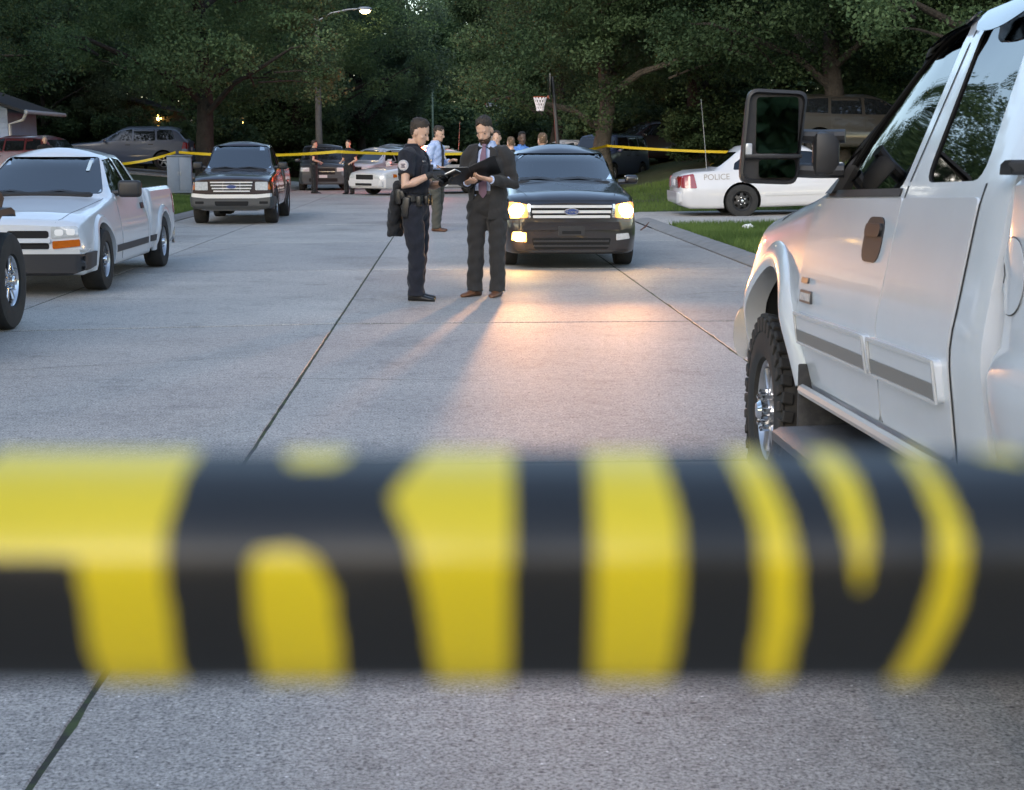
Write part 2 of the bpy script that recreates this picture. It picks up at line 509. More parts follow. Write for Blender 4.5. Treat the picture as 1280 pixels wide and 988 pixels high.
def fillet_half(pts, rr, k=4):
    out = [Vector(pts[0])]
    for i in range(1, len(pts) - 1):
        p0, p, p1 = Vector(pts[i - 1]), Vector(pts[i]), Vector(pts[i + 1])
        r = rr[i - 1]; l0, l1 = (p0 - p).length, (p1 - p).length
        a = p + (p0 - p) * (min(r, .45 * l0) / max(l0, 1e-6)); b = p + (p1 - p) * (min(r, .45 * l1) / max(l1, 1e-6))
        for j in range(k + 1):
            s = j / k; out.append(a * (1 - s) ** 2 + p * 2 * s * (1 - s) + b * s * s)
    out.append(Vector(pts[-1])); return out
def dense(st, dy, sm):
    st = sorted(st); a = np.array(st, float)
    y = np.arange(a[0, 0], a[-1, 0], dy); y = np.append(y, a[-1, 0])
    D = np.stack([np.interp(y, a[:, 0], a[:, c]) for c in range(1, a.shape[1])], 1)
    k = max(1, int(sm / dy))
    if k > 1:
        o = D.copy(); n = len(y)
        for i in range(n):
            h = min(k, i, n - 1 - i); o[i] = D[i - h:i + h + 1].mean(0)
        D = o
    return y, D
def body_rings(st, dy=.06, sm=.08, fr=(.06, .16, .045, .09), k=4, inset=0, zmin=None, dz=0):
    y, D = dense(st, dy, sm); rings = []
    for yy, (zb, ws, zm, wm, ztp, wb, zr, wr, zc) in zip(y, D):
        if zmin is not None: zb = zmin; zm = max(zm, zmin + .02)
        h = fillet_half([(0, zb), (ws - inset, zb), (wm - inset, zm), (wb - inset, ztp), (wr - inset, zr - dz), (0, zr - dz + (zc - zr) * .35)], fr, k)
        e = h.pop(); l = h[-1]
        for t in (.25, .5, .75, 1.0): h.append(Vector((l.x * (1 - t), l.y + (zc - dz - l.y) * (1 - (1 - t) ** 2))))
        ring = [(p.x, yy, p.y) for p in h] + [(-p.x, yy, p.y) for p in h[-2:0:-1]]
        rings.append(ring)
    return rings

class Veh:
    def __init__(s, name, label, cat, loc, rz, st, pm, group=None, dy=.06, sm=.08, fr=(.06, .16, .045, .09), cabin=None, wells=None, rings=None, root=None, bodyname='body'):
        s.root = root or thing(name, label, cat, loc, rz, group)
        s.pm = pm
        bm = bmesh.new(); loft(bm, rings or body_rings(st, dy, sm, fr))
        bmesh.ops.recalc_face_normals(bm, faces=bm.faces[:])
        s.st = st; s.fr = fr
        s.bvh = BVHTree.FromBMesh(bm)
        s.body = obj(bodyname, bm, pm, s.root)
        s.skip = set(); s.cut = bmesh.new(); s.cut_n = 0
        if cabin:     # (y0, y1, zfloor): hollow passenger space
            y0, y1, zf = cabin
            sub = [r for r in body_rings(st, .12, sm, fr, 2, .06, zf, .05) if y0 <= r[0][1] <= y1]
            c = bmesh.new(); loft(c, sub); s._bool(c)
        if wells:     # (y, z, r, depth, halfwidth)
            c = bmesh.new()
            for (yy, zz, r, dep, hw) in wells:
                for sg in (-1, 1):
                    lathe(c, [(sg * (hw - dep), r), (sg * (hw + .3), r)], 28, 'x', (0, yy, zz), True)
            s._bool(c)
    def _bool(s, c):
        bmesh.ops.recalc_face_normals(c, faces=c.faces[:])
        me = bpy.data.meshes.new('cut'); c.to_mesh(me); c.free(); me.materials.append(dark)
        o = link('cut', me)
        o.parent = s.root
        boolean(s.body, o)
    # projecting -----------------------------------------------------------
    def hit(s, axis, sg, u, v):
        if axis == 'x': o, d = Vector((sg * 6, u, v)), Vector((-sg, 0, 0))
        elif axis == 'y': o, d = Vector((u, sg * 9, v)), Vector((0, -sg, 0))
        else: o, d = Vector((u, v, 9)), Vector((0, 0, -1))
        h = s.bvh.ray_cast(o, d)
        if h[0] is not None: return h[0], -d
        for t in (.02, .05, .1, .2, .3):     # just outside the outline: take the nearest hit inwards
            for du, dv in ((0, -t), (0, t), (-t, 0), (t, 0), (-t, -t), (t, -t), (t, t), (-t, t)):
                o2 = o.copy()
                if axis == 'x': o2.y += du; o2.z += dv
                elif axis == 'y': o2.x += du; o2.z += dv
                else: o2.x += du; o2.y += dv
                h = s.bvh.ray_cast(o2, d)
                if h[0] is not None:
                    p = o + d * (h[0] - o2).dot(d); return p, -d
        return o + d * 5, -d
    def patch_bm(s, poly, axis, sg, off, thick, grid=.12):
        bm = bmesh.new()
        vs = [bm.verts.new((u, v, 0)) for u, v in poly]
        bm.faces.new(vs)
        us = [p[0] for p in poly]; vv = [p[1] for p in poly]
        for ax, lo, hi in ((0, min(us), max(us)), (1, min(vv), max(vv))):
            n = int((hi - lo) / grid)
            for i in range(1, n + 1):
                t = lo + (hi - lo) * i / (n + 1)
                co = Vector((t, 0, 0)) if ax == 0 else Vector((0, t, 0))
                no = Vector((1, 0, 0)) if ax == 0 else Vector((0, 1, 0))
                bmesh.ops.bisect_plane(bm, geom=bm.verts[:] + bm.edges[:] + bm.faces[:], plane_co=co, plane_no=no)
        out = None
        for v in bm.verts:
            p, out = s.hit(axis, sg, v.co.x, v.co.y); v.co = p + out * off
        ret = bmesh.ops.extrude_face_region(bm, geom=bm.faces[:])
        for g in ret['geom']:
            if isinstance(g, bmesh.types.BMVert): g.co -= out * thick
        bmesh.ops.recalc_face_normals(bm, faces=bm.faces[:])
        return bm
    def patch(s, name, poly, axis, sg, m, off=.004, thick=.02, grid=.12, parent=None, smooth=40):
        return obj(name, s.patch_bm(poly, axis, sg, off, thick, grid), m, parent or s.root, smooth)
    def side(s, name, poly, m, off=.004, thick=.02, sides=(-1, 1), grid=.12, parent=None):
        return [s.patch(name, poly, 'x', sg, m, off, thick, grid, parent) for sg in sides]
    def front(s, name, poly, m, off=.004, thick=.02, end=1, both=False, grid=.035, parent=None):
        return [s.patch(name, q, 'y', end, m, off, thick, grid, parent) for q in ([poly, mirr(poly)] if both else [poly])]
    def cut_windows(s, lst, depth=.16):
        """lst: (poly, axis, sg); opens the shell, returns nothing"""
        for poly, axis, sg in lst:
            c = s.patch_bm(poly, axis, sg, .08, .08 + depth, .3); s._bool(c)
    def windows(s, lst, gm, trim=blackp, depth=.16, rec=.012, cut=True, name='window'):
        """lst: (kind, poly, axis, sg)"""
        if cut: s.cut_windows([(p, a, g_) for _, p, a, g_ in lst], depth)
        for nm, poly, axis, sg in lst:
            s.patch(nm, poly, axis, sg, gm, -rec if cut else .003, .006 if cut else .012, .15)
    def ribbon(s, name, pts, axis, sg, m=gap_m, wd=.006, off=.0015, parent=None, bm=None, thick=0):
        own = bm is None
        if own: bm = bmesh.new()
        q = [Vector(p) for p in pts]; rs = []
        for a, b in zip(q, q[1:]):
            n = max(1, int((b - a).length / .05))
            rs += [a + (b - a) * (i / n) for i in range(n)]
        rs.append(q[-1]); prev = None
        for i, p in enumerate(rs):
            d = (rs[min(i + 1, len(rs) - 1)] - rs[max(i - 1, 0)]).normalized(); nn = Vector((-d.y, d.x)) * wd * .5
            row = []
            for t in (-1, 1):
                h, out = s.hit(axis, sg, p.x + nn.x * t, p.y + nn.y * t); row.append(bm.verts.new(h + out * off))
            if thick:
                row = [bm.verts.new(row[0].co - out * thick), row[0], row[1], bm.verts.new(row[1].co - out * thick)]
            if prev:
                for j in range(len(row) - 1): bm.faces.new((prev[j], row[j], row[j + 1], prev[j + 1]))
            prev = row
        if own: return obj(name, bm, m, parent or s.root)
    def seams(s, lst, wd=.007, name='seam'):
        for pts, axis, sg in lst: s.ribbon(name, pts, axis, sg, wd=wd)
    def flare(s, yc, zc, r0, r1, h, a0, a1, m, sides=(-1, 1), n=26, name='wheel_arch'):
        for sg in sides:
            bm = bmesh.new(); prev = None
            for i in range(n + 1):
                a = R(a0 + (a1 - a0) * i / n); row = []
                for r, o_ in ((r0, -.06), (r0, h * .9), (r0 + (r1 - r0) * .25, h), (r0 + (r1 - r0) * .7, h * .8), (r1, .003), (r1, -.02)):
                    u, v = yc + r * math.cos(a), zc + r * math.sin(a)
                    p, out = s.hit('x', sg, yc + max(r, r1) * math.cos(a) if r < r1 else u, zc + max(r, r1) * math.sin(a) if r < r1 else v)
                    row.append(bm.verts.new((p.x + sg * o_, u, v)))
                if prev:
                    for j in range(len(row) - 1): bm.faces.new((prev[j], row[j], row[j + 1], prev[j + 1]))
                prev = row
            obj(name, bm, m, s.root)
    def seats(s, ys, xs_, zf, h=.62, wdt=.5):
        for yy in ys:
            for xx in xs_:
                bm = bmesh.new()
                box(bm, (xx, yy, zf + h * .5), (wdt, .14, h), .05, (R(-10), 0, 0)); box(bm, (xx, yy - .06, zf + h + .11), (.26, .1, .18), .04); box(bm, (xx, yy + .25, zf + .04), (wdt, .5, .14), .05)
                obj('seat', bm, seatm, s.root)
    def dash(s, y, z, wdt):
        bm = bmesh.new(); box(bm, (0, y, z - .1), (wdt, .45, .24), .06); obj('dashboard', bm, interior, s.root)
        bm = bmesh.new(); rings = 20
        c = Vector((-wdt * .25, y - .3, z + .05))
        tube(bm, [c + Vector((.18 * math.cos(2 * PI * i / rings), -.06 * math.sin(2 * PI * i / rings), .17 * math.sin(2 * PI * i / rings))) for i in range(rings + 1)], .014, 6)
        obj('steering_wheel', bm, blackp, s.root)
    def wheels(s, ws, r, wdt, rim_r, style='spoke', n=5, rm=alloy, lugs=False, hubm=chrome, dish=.05):
        """ws: (x, y, steer); outer face at |x|"""
        tb = bmesh.new()
        hw = wdt / 2
        prof = [(-hw * .75, rim_r * .97), (-hw * .98, rim_r + .01), (-hw * 1.06, (r + rim_r) / 2), (-hw * .97, r * .955), (-hw * .8, r * .992), (0, r), (hw * .8, r * .992), (hw * .97, r * .955), (hw * 1.06, (r + rim_r) / 2), (hw * .98, rim_r + .01), (hw * .75, rim_r * .97)]
        if lugs: prof = [(a, b - .012 if b > r * .94 else b) for a, b in prof]
        lathe(tb, prof, 40)
        if lugs:
            for k in range(34):
                a = 2 * PI * k / 34
                for j, (xx, ww, da) in enumerate(((-hw * .82, hw * .34, 0), (-hw * .28, hw * .42, .5), (hw * .28, hw * .42, 0), (hw * .82, hw * .34, .5))):
                    aa = a + da * 2 * PI / 34 + (.03 if xx > 0 else -.02)
                    box(tb, (xx, (r - .006) * math.cos(aa), (r - .006) * math.sin(aa)), (ww, .046, .022), .004, (aa - PI / 2, 0, .25 if j % 2 else -.25), seg=1)
                for sgx in (-1, 1):
                    aa = a + (.25 if sgx > 0 else .0) * 2 * PI / 34
                    box(tb, (sgx * hw * .985, (r - .04) * math.cos(aa), (r - .04) * math.sin(aa)), (.02, .04, .06), .004, (aa - PI / 2, 0, 0), seg=1)
        else:
            pass
        to = obj('tyre', tb, rubber, None)
        rb = bmesh.new()
        lathe(rb, [(-hw * .7, rim_r * .97), (hw * .2, rim_r * .9), (hw * .75, rim_r * .93), (hw * .86, rim_r * .985), (hw * .8, rim_r * 1.0), (-hw * .7, rim_r * .985)], 40)
        fx = hw * .86 - dish
        if style == 'spoke':
            for k in range(n):
                a = 2 * PI * k / n + .3
                L = rim_r * .92
                sp = box(rb, (fx, math.cos(a) * L / 2, math.sin(a) * L / 2), (.035, L, rim_r * (1.15 / n)), .012, (a, 0, 0), seg=2)
            lathe(rb, [(fx - .04, rim_r * .32), (fx + .02, rim_r * .3), (fx + .025, 0.001)], 24)
        else:   # pressed steel disc with n vents
            m_ = n * 6
            for k in range(m_):
                a0, a1 = 2 * PI * k / m_, 2 * PI * (k + 1) / m_
                rr = [.001, rim_r * .36, rim_r * .6, rim_r * .82, rim_r * .95]; xx = [fx + .015, fx + .02, fx - .0, fx - .012, fx + .01]
                for j in range(4):
                    if j == 2 and (k % 6) in (0, 1, 2): continue
                    f = [(xx[j], rr[j] * math.cos(a0), rr[j] * math.sin(a0)), (xx[j + 1], rr[j + 1] * math.cos(a0), rr[j + 1] * math.sin(a0)), (xx[j + 1], rr[j + 1] * math.cos(a1), rr[j + 1] * math.sin(a1)), (xx[j], rr[j] * math.cos(a1), rr[j] * math.sin(a1))]
                    rb.faces.new([rb.verts.new(q) for q in f])
            bmesh.ops.remove_doubles(rb, verts=rb.verts[:], dist=.0005)
        ro = obj('rim', rb, rm, None)
        hb = bmesh.new()
        lathe(hb, [(fx - .02, rim_r * .22), (fx + .05, rim_r * .2), (fx + .065, rim_r * .14), (fx + .07, .001)], 20)
        for k in range(8 if lugs else 5):
            a = 2 * PI * k / (8 if lugs else 5)
            lathe(hb, [(fx, .013), (fx + .05, .012), (fx + .055, .001)], 6, 'x', (0, math.cos(a) * rim_r * .36, math.sin(a) * rim_r * .36))
        ho = obj('hub_cap', hb, hubm, None)
        db = bmesh.new(); lathe(db, [(-hw * .3, rim_r * .9), (-hw * .3, .001)], 24); lathe(db, [(-hw * .2, rim_r * .55), (-hw * .2, .001)], 24)
        do = obj('brake_disc', db, dark, None)
        first = True
        for (x, y, st) in ws:
            e = link('wheel', None, s.root); s.skip.add(e.name)
            sg = 1 if x > 0 else -1
            e.location = (x - sg * hw, y, r); e.rotation_euler = (random.uniform(0, 6), 0, 0)
            rx = random.uniform(0, 6)
            e.rotation_euler = (Matrix.Rotation(st + (0 if sg > 0 else PI), 3, 'Z') @ Matrix.Rotation(rx, 3, 'X')).to_euler()
            for src in (to, ro, ho, do):
                c = src if first else src.copy()
                if not first: COL.objects.link(c)
                c.parent = e
            first = False
    def finish(s, rake=0, ya=0, za=.38):
        smooth_mesh(s.body.data)
        if rake:
            mt = Matrix.Translation((0, ya, za)) @ Matrix.Rotation(-rake, 4, 'X') @ Matrix.Translation((0, -ya, -za))
            for c in s.root.children:
                if c.name not in s.skip: c.matrix_basis = mt @ c.matrix_basis
        return s.root
def text_bm(txt, size, depth=.004, extrude=True):
    cu = bpy.data.curves.new('t', 'FONT'); cu.body = txt; cu.size = size; cu.extrude = depth; cu.align_x = 'CENTER'; cu.align_y = 'CENTER'
    o = link('t', cu)
    dg = bpy.context.evaluated_depsgraph_get()
    me = bpy.data.meshes.new_from_object(o.evaluated_get(dg))
    bpy.data.objects.remove(o); bpy.data.curves.remove(cu)
    bm = bmesh.new(); bm.from_mesh(me); bpy.data.meshes.remove(me)
    return bm
def mirror_ear(s, x, y, z, m, size=(.2, .1, .16), facing=-1, label=None):
    """door mirror on both sides: housing, stalk and glass"""
    for sg in (-1, 1):
        bm = bmesh.new()
        box(bm, (sg * (x + size[0] / 2 + .05), y, z), size, min(size) * .35, seg=3)
        tube(bm, [(sg * (x - .03), y - .01, z - size[2] * .3), (sg * (x + .09), y, z - size[2] * .2)], [.035, .03], 8)
        o = obj('door_mirror', bm, m, s.root)
        bm = bmesh.new(); box(bm, (sg * (x + size[0] / 2 + .05), y - size[1] / 2 - .001, z), (size[0] * .85, .006, size[2] * .8), .002)
        obj('mirror_glass', bm, MIRROR, o)
MIRROR = M('mirror silver', (.8, .82, .84), .02, 1.0)
# ------------------------------------------------------------------ white heavy-duty pickup, near right
def bed_rings(y0, y1, outer, floor, wall=.07, round_=.05):
    """U-shaped load bed; outer: (x, z) from sill to rail"""
    rings = []
    for y, ins in [(y0, round_ * .7), (y0 + round_ * .3, round_ * .2)] + [(y0 + round_ + (y1 - y0 - 2 * round_) * i / 14, 0) for i in range(15)] + [(y1 - round_ * .3, round_ * .2), (y1, round_ * .7)]:
        o = [(x - ins, z) for x, z in outer]
        xi, zt_ = outer[-1][0] - wall, outer[-1][1]
        half = [(0, outer[0][1])] + o + [(xi, zt_), (xi - .01, floor), (0, floor)]
        rings.append([(x, y, z) for x, z in half] + [(-x, y, z) for x, z in half[-2:0:-1]])
    return rings
def lamp_at(parent, loc, tgt, energy, color, size=R(75), rad=.04, blend=.6, name='headlamp_light', wide=3.2):
    l = bpy.data.lights.new(name, 'SPOT'); l.energy = energy; l.color = color; l.spot_size = size; l.spot_blend = blend; l.shadow_soft_size = rad
    o = bpy.data.objects.new(name, l); COL.objects.link(o); o.parent = parent
    o.location = loc; o.rotation_euler = (Vector(tgt) - Vector(loc)).to_track_quat('-Z', 'Y').to_euler(); o.scale = (wide, 1, 1)
    return o

st = [(2.70, .55, .80, .86, .86, 1.05, .80, 1.10, .60, 1.11), (2.62, .52, .88, .86, .94, 1.10, .87, 1.16, .70, 1.18), (2.3, .52, .93, .88, .985, 1.17, .91, 1.23, .74, 1.26),
      (1.35, .52, .94, .90, 1.0, 1.265, .93, 1.32, .78, 1.35), (1.2, .52, .94, .90, 1.0, 1.28, .935, 1.345, .80, 1.37), (.78, .52, .94, .90, 1.0, 1.285, .935, 1.56, .83, 1.62),
      (.46, .52, .94, .90, 1.0, 1.285, .935, 1.80, .735, 1.90), (.2, .52, .94, .90, 1.0, 1.285, .935, 1.85, .71, 1.95), (-.6, .52, .94, .90, 1.0, 1.285, .935, 1.85, .71, 1.95),
      (-.74, .52, .94, .90, 1.0, 1.285, .935, 1.82, .72, 1.91), (-.80, .52, .93, .90, .985, 1.31, .92, 1.70, .74, 1.80)]
V = Veh('pickup_truck', 'large white crew pickup with tow mirror and running board at right edge', 'pickup truck', (2.272, 4.258, 0), R(-1.1), st, white_p,
        dy=.05, sm=.1, fr=(.07, .07, .05, .12), cabin=(-.7, 1.1, .75), wells=[(1.82, .43, .585, .36, 1.0)])
V.windows([('a', rp([(1.02, 1.31), (.78, 1.505), (.50, 1.735), (.34, 1.79), (.12, 1.795), (.11, 1.31)], [.03, .1, .15, .08, .05, .05]), 'x', sg) for sg in (-1, 1)], glass_mat('cab glass', (.6, .7, .7), 2.3, .12), rec=.01)
V.windows([('b', rp([(-.09, 1.325), (-.02, 1.80), (-.44, 1.80), (-.58, 1.325)], .07), 'x', sg) for sg in (-1, 1)], glass_mat('cab glass', (.6, .7, .7), 2.3, .12), rec=.008)
V.windows([('c', rp([(-.72, 1.40), (.72, 1.40), (.60, 1.80), (-.60, 1.80)], .08), 'y', 1)], glass, rec=.01)
V.windows([('d', rp([(-.60, 1.40), (.60, 1.40), (.52, 1.72), (-.52, 1.72)], .08), 'y', -1)], darkglass, rec=.01)
for sg in (-1, 1):
    V.patch('window_seal', rp([(1.10, 1.287), (1.08, 1.312), (.10, 1.312), (.10, 1.287)], .008), 'x', sg, blackp, .006, .02)
    V.patch('window_visor', rp([(1.03, 1.40), (.82, 1.565), (.52, 1.815), (.36, 1.835), (.11, 1.83), (.115, 1.79), (.34, 1.785), (.55, 1.73), (.76, 1.575), (.96, 1.37)], [.02, .05, .08, .05, .01, .01, .1, .1, .05, .02]), 'x', sg, M('smoked visor', (.01, .01, .011), .12, coat=.6), .03, .006, .08)
    V.patch('window_visor', rp([(.0, 1.815), (-.44, 1.825), (-.46, 1.775), (-.25, 1.735), (-.04, 1.755)], [.03, .03, .02, .1, .04]), 'x', sg, M('smoked visor'), .03, .006, .08)
    d1 = V.patch('door', rp([(1.10, .60), (1.185, .80), (1.20, 1.0), (1.19, 1.283), (.057, 1.283), (.075, 1.0), (.145, .60)], [.04, .05, .05, .03, .02, .1, .04]), 'x', sg, white_p, .006, .03)
    d2 = V.patch('door', rp([(.135, .60), (.065, 1.0), (.048, 1.283), (-.62, 1.283), (-.615, 1.0), (-.57, .60)], [.04, .1, .02, .03, .1, .05]), 'x', sg, white_p, .006, .03)
    for dd, (ya, yb) in ((d1, (1.165, .16)), (d2, (.12, -.55))):
        V.patch('side_moulding', rp(rect(yb, ya, .75, .865), .02), 'x', sg, white_p, .024, .03, parent=dd)
        V.patch('moulding_strip', rp(rect(yb + .012, ya - .008, .757, .80), .01), 'x', sg, M('grey strip', (.2, .195, .19), .5), .0275, .02, parent=dd)
        bm = bmesh.new(); V.ribbon('', [(ya - .01, .86), (yb + .01, .86), (yb + .008, .752), (ya - .01, .752), (ya - .01, .86)], 'x', sg, wd=.011, off=.0305, bm=bm, thick=.006)
        obj('moulding_rim', bm, M('bright trim', (.62, .63, .64), .25, .3), dd)
    hb = V.patch('door_handle', rp(rect(.17, .385, 1.085, 1.225), .06), 'x', sg, blackp, .009, .03, parent=d1)
    V.patch('lever', rp(rect(.19, .365, 1.165, 1.205), .02), 'x', sg, M('lever plastic', (.016, .016, .017), .45), .017, .012, parent=hb)
    V.patch('badge', rp(rect(1.03, 1.135, .975, .995), .005), 'x', sg, M('badge grey', (.08, .08, .085), .4, .4), .012, .01, parent=d1)
    bd = V.patch('badge', rp(rect(.95, 1.13, .905, .95), .008), 'x', sg, M('badge grey'), .012, .01, parent=d1)
    for k in range(6): V.patch('badge_letter', rect(.965 + k * .027, .982 + k * .027, .914, .941), 'x', sg, M('bright trim'), .0145, .004, parent=bd)
V.flare(1.82, .43, .575, .68, .035, 14, 166, white_p)
V.seams([([(1.9, 1.195), (1.5, 1.27), (1.24, 1.322)], 'x', sg) for sg in (-1, 1)] + [([(-.627, 1.318), (-.622, 1.0), (-.577, .60)], 'x', sg) for sg in (-1, 1)] + [([(.140, .60), (.07, 1.0), (.0505, 1.318)], 'x', sg) for sg in (-1, 1)] + [([(1.107, .60), (1.192, .80), (1.207, 1.0), (1.197, 1.318)], 'x', sg) for sg in (-1, 1)] + [([(.05, 1.33), (.045, 1.82)], 'x', sg) for sg in (-1, 1)], wd=.013)
V.front('grille', rp(rect(-.5, .5, .72, 1.02), .05), blackp, .02, .06)
V.front('headlight', rp([(.54, .80), (.84, .78), (.85, 1.02), (.54, 1.04)], .04), lampglass, .012, .05, both=True)
V.front('emblem', rp(rect(-.14, .14, .84, .9), .02), M('gold emblem', (.6, .45, .12), .3, .8), .06, .04)
bm = bmesh.new(); tube(bm, [(-.96, 2.52, .66), (-.93, 2.68, .66), (-.8, 2.80, .66), (0, 2.86, .66), (.8, 2.80, .66), (.93, 2.68, .66), (.96, 2.52, .66)], [(.05, .12)] * 7, 12)
obj('bumper', bm, chrome, V.root)
for sg in (-1, 1):
    bm = bmesh.new()
    loft(bm, [[(sg * x, y, z) for x, z in ((.80, .40), (.80, .45), (1.10, .46), (1.13, .445), (1.13, .415), (1.10, .40))] for y in (1.08, .9, -.5, -.68)])
    for v in bm.verts:
        if v.co.y > 1.0 and abs(v.co.x) > 1.05: v.co.y -= .12
    obj('running_board', bm, M('step grey', (.09, .092, .1), .5, .3, nz=(40, .5, (.14, .14, .15)), bump=(150, .6, .004)), V.root)
    bm = bmesh.new(); tube(bm, [(sg * .985, 1.13, .575), (sg * .985, -.6, .575)], .02, 8); obj('rocker_trim', bm, M('bright trim'), V.root)
    bm = bmesh.new(); box(bm, (sg * .85, 1.14, .42), (.3, .02, .5), .006); obj('mud_flap', bm, M('mud flap', (.03, .03, .033), .85, nz=(18, .6, (.09, .085, .08))), V.root)
    # tow mirror
    cx, yy = sg * 1.155, .93
    bm = bmesh.new()
    pl = rp([(-.118, -.163), (.085, -.17), (.118, .155), (-.092, .165)], .035, 5) if sg < 0 else rp([(-.085, -.17), (.118, -.163), (.092, .165), (-.118, .155)], .035, 5)
    def ringp(sc_, y): return [(cx + a * sc_, y, 1.50 + b * sc_) for a, b in pl]
    loft(bm, [ringp(.6, yy + .13), ringp(.9, yy + .09), ringp(1, yy + .02), ringp(1, yy - .012), ringp(.93, yy - .016), ringp(.90, yy + .004)])
    bmesh.ops.recalc_face_normals(bm, faces=bm.faces[:])
    mo = obj('tow_mirror', bm, blackp, V.root)
    for nm, a, b, c, d in (('mirror_glass', -.06 if sg < 0 else -.09, .085 if sg < 0 else .06, -.06, .135), ('spot_mirror', -.05 if sg < 0 else -.085, .078 if sg < 0 else .05, -.145, -.082)):
        bm = bmesh.new(); pq = rp(rect(a, b, c, d), .015)
        prism(bm, [(cx + u, 1.50 + v) for u, v in pq], 'y', yy - .006, yy - .012)
        if sg < 0: bmesh.ops.rotate(bm, verts=bm.verts[:], cent=(cx, yy, 1.5), matrix=Matrix.Rotation(R(-10) if nm == 'mirror_glass' else R(-3), 3, 'Z'))
        obj(nm, bm, MIRROR, mo)
    bm = bmesh.new(); box(bm, (cx, yy - .018, 1.50 - .07), (.2, .01, .014), .003); obj('mirror_divider', bm, blackp, mo)
    bm = bmesh.new(); box(bm, (cx + sg * .088, yy - .016, 1.45), (.024, .012, .05), .005); obj('marker_lamp', bm, lampglass, mo)
    bm = bmesh.new()
    for zz, h in ((1.505, .05), (1.385, .055)):
        tube(bm, [(cx - sg * .05, yy + .06, zz), (sg * 1.0, yy + .03, zz - .005), (sg * .90, yy + .0, zz - .005)], [(.035, h * .5)] * 3, 10)
    box(bm, (sg * .965, yy + .01, 1.44), (.09, .07, .15), .02)
    obj('mirror_arm', bm, blackp, mo)
    V.patch('pillar_trim', rp([(1.10, 1.30), (.84, 1.545), (.52, 1.805), (.36, 1.83), (.36, 1.795), (.50, 1.745), (.785, 1.505), (1.03, 1.30)], .015), 'x', sg, blackp, .008, .02)
    V.patch('mirror_mount', rp([(1.07, 1.30), (.93, 1.30), (.91, 1.40), (.93, 1.455)], .015), 'x', sg, blackp, .02, .05)
V.seats((.25, -.45), (-.45, .45), .85); V.dash(.95, 1.36, 1.4)
V.wheels([(-1.0, 1.82, 0), (1.0, 1.82, 0), (-1.0, -1.82, 0), (1.0, -1.82, 0)], .40, .27, .215, 'spoke', 6, alloy, lugs=True, dish=.02)
VB = Veh(None, None, None, None, None, None, white_p, root=V.root, bodyname='load_bed',
         rings=bed_rings(-2.95, -.83, [(.91, .58), (.945, .61), (.965, .70), (.985, .80), (.99, .86), (.975, .905), (.958, .93), (.952, 1.0), (.948, 1.2), (.94, 1.31), (.92, 1.33)], .75), wells=[(-1.82, .43, .56, .34, 1.0)])
for sg in (-1, 1):
    fp = [(-.905 + .085 * math.cos(2 * PI * i / 28), 1.10 + .09 * math.sin(2 * PI * i / 28)) for i in range(28)]
    VB.patch('fuel_door', fp, 'x', sg, white_p, .004, .02)
    bm = bmesh.new(); VB.ribbon('', fp + fp[:1], 'x', sg, wd=.006, off=.002, bm=bm); obj('fuel_door_gap', bm, gap_m, V.root)
VB.flare(-1.82, .43, .56, .66, .05, 16, 164, white_p)
VB.patch('cargo_latch', rp(rect(-.80, -.86, 1.335, 1.37), .01), 'x', -1, blackp, .02, .05)
smooth_mesh(VB.body.data)
bm = bmesh.new()
for y_ in (-2.7, -.2, 1.8): box(bm, (0, y_, .44), (1.1, .12, .12), .02)
for sx in (-.42, .42): box(bm, (sx, -.2, .5), (.09, 5.4, .14), .01)
box(bm, (0, 1.2, .5), (.8, 1.6, .24), .05)
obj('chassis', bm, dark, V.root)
V.finish(R(1.9), 1.82, .40)

# ------------------------------------------------------------------ white compact pickup, left
st = [(2.47, .24, .80, .5, .835, .68, .79, .72, .62, .735), (2.40, .22, .84, .5, .87, .74, .79, .77, .62, .785), (2.1, .22, .84, .55, .87, .80, .81, .83, .64, .85), (1.0, .22, .84, .55, .88, .93, .80, .955, .68, .975),
      (.92, .22, .84, .55, .88, .945, .80, .975, .69, .99), (.2, .22, .84, .55, .88, .97, .79, 1.39, .57, 1.45), (0, .22, .84, .55, .88, .97, .79, 1.43, .545, 1.51), (-.55, .22, .84, .55, .88, .97, .79, 1.43, .545, 1.51),
      (-.72, .22, .84, .55, .88, .98, .79, 1.36, .56, 1.44), (-.84, .22, .84, .55, .87, .99, .78, 1.1, .62, 1.16)]
V = Veh('pickup_truck', 'small white pickup with black front bumper parked at the left kerb', 'pickup truck', (-4.57, 17.7, 0), R(180), st, white_p, dy=.06, cabin=(-.68, .85, .5),
        fr=(.05, .16, .04, .09), wells=[(1.62, .32, .41, .3, .88)])
V.windows([('w', rp([(-.69, 1.0), (.69, 1.0), (.51, 1.405), (-.51, 1.405)], .05), 'y', 1)], glass)
V.windows([('s', rp([(.70, 1.005), (.22, 1.37), (-.10, 1.395), (-.12, 1.005)], .03), 'x', sg) for sg in (-1, 1)] + [('q', rp([(-.19, 1.01), (-.17, 1.395), (-.50, 1.37), (-.66, 1.01)], .03), 'x', sg) for sg in (-1, 1)], darkglass)
V.seats((-.1,), (-.38, .38), .45, .5); V.dash(.75, 1.0, 1.2)
bm = bmesh.new()
for x0, x1 in ((-.55, .1), (.02, .62)):
    V.ribbon('', [(x0, .998), ((x0 + x1) / 2, 1.04), (x1, 1.01)], 'y', 1, wd=.018, off=.02, bm=bm, thick=.012)
obj('wiper', bm, blackp, V.root)
V.front('window_sticker', rp(rect(-.42, -.46, 1.25, 1.37), .01), M('sticker', (.5, .6, .65), .6), .0, .003)
V.front('grille_slot', rp(rect(.08, .50, .60, .675), .03), dark, .003, .03, both=True)
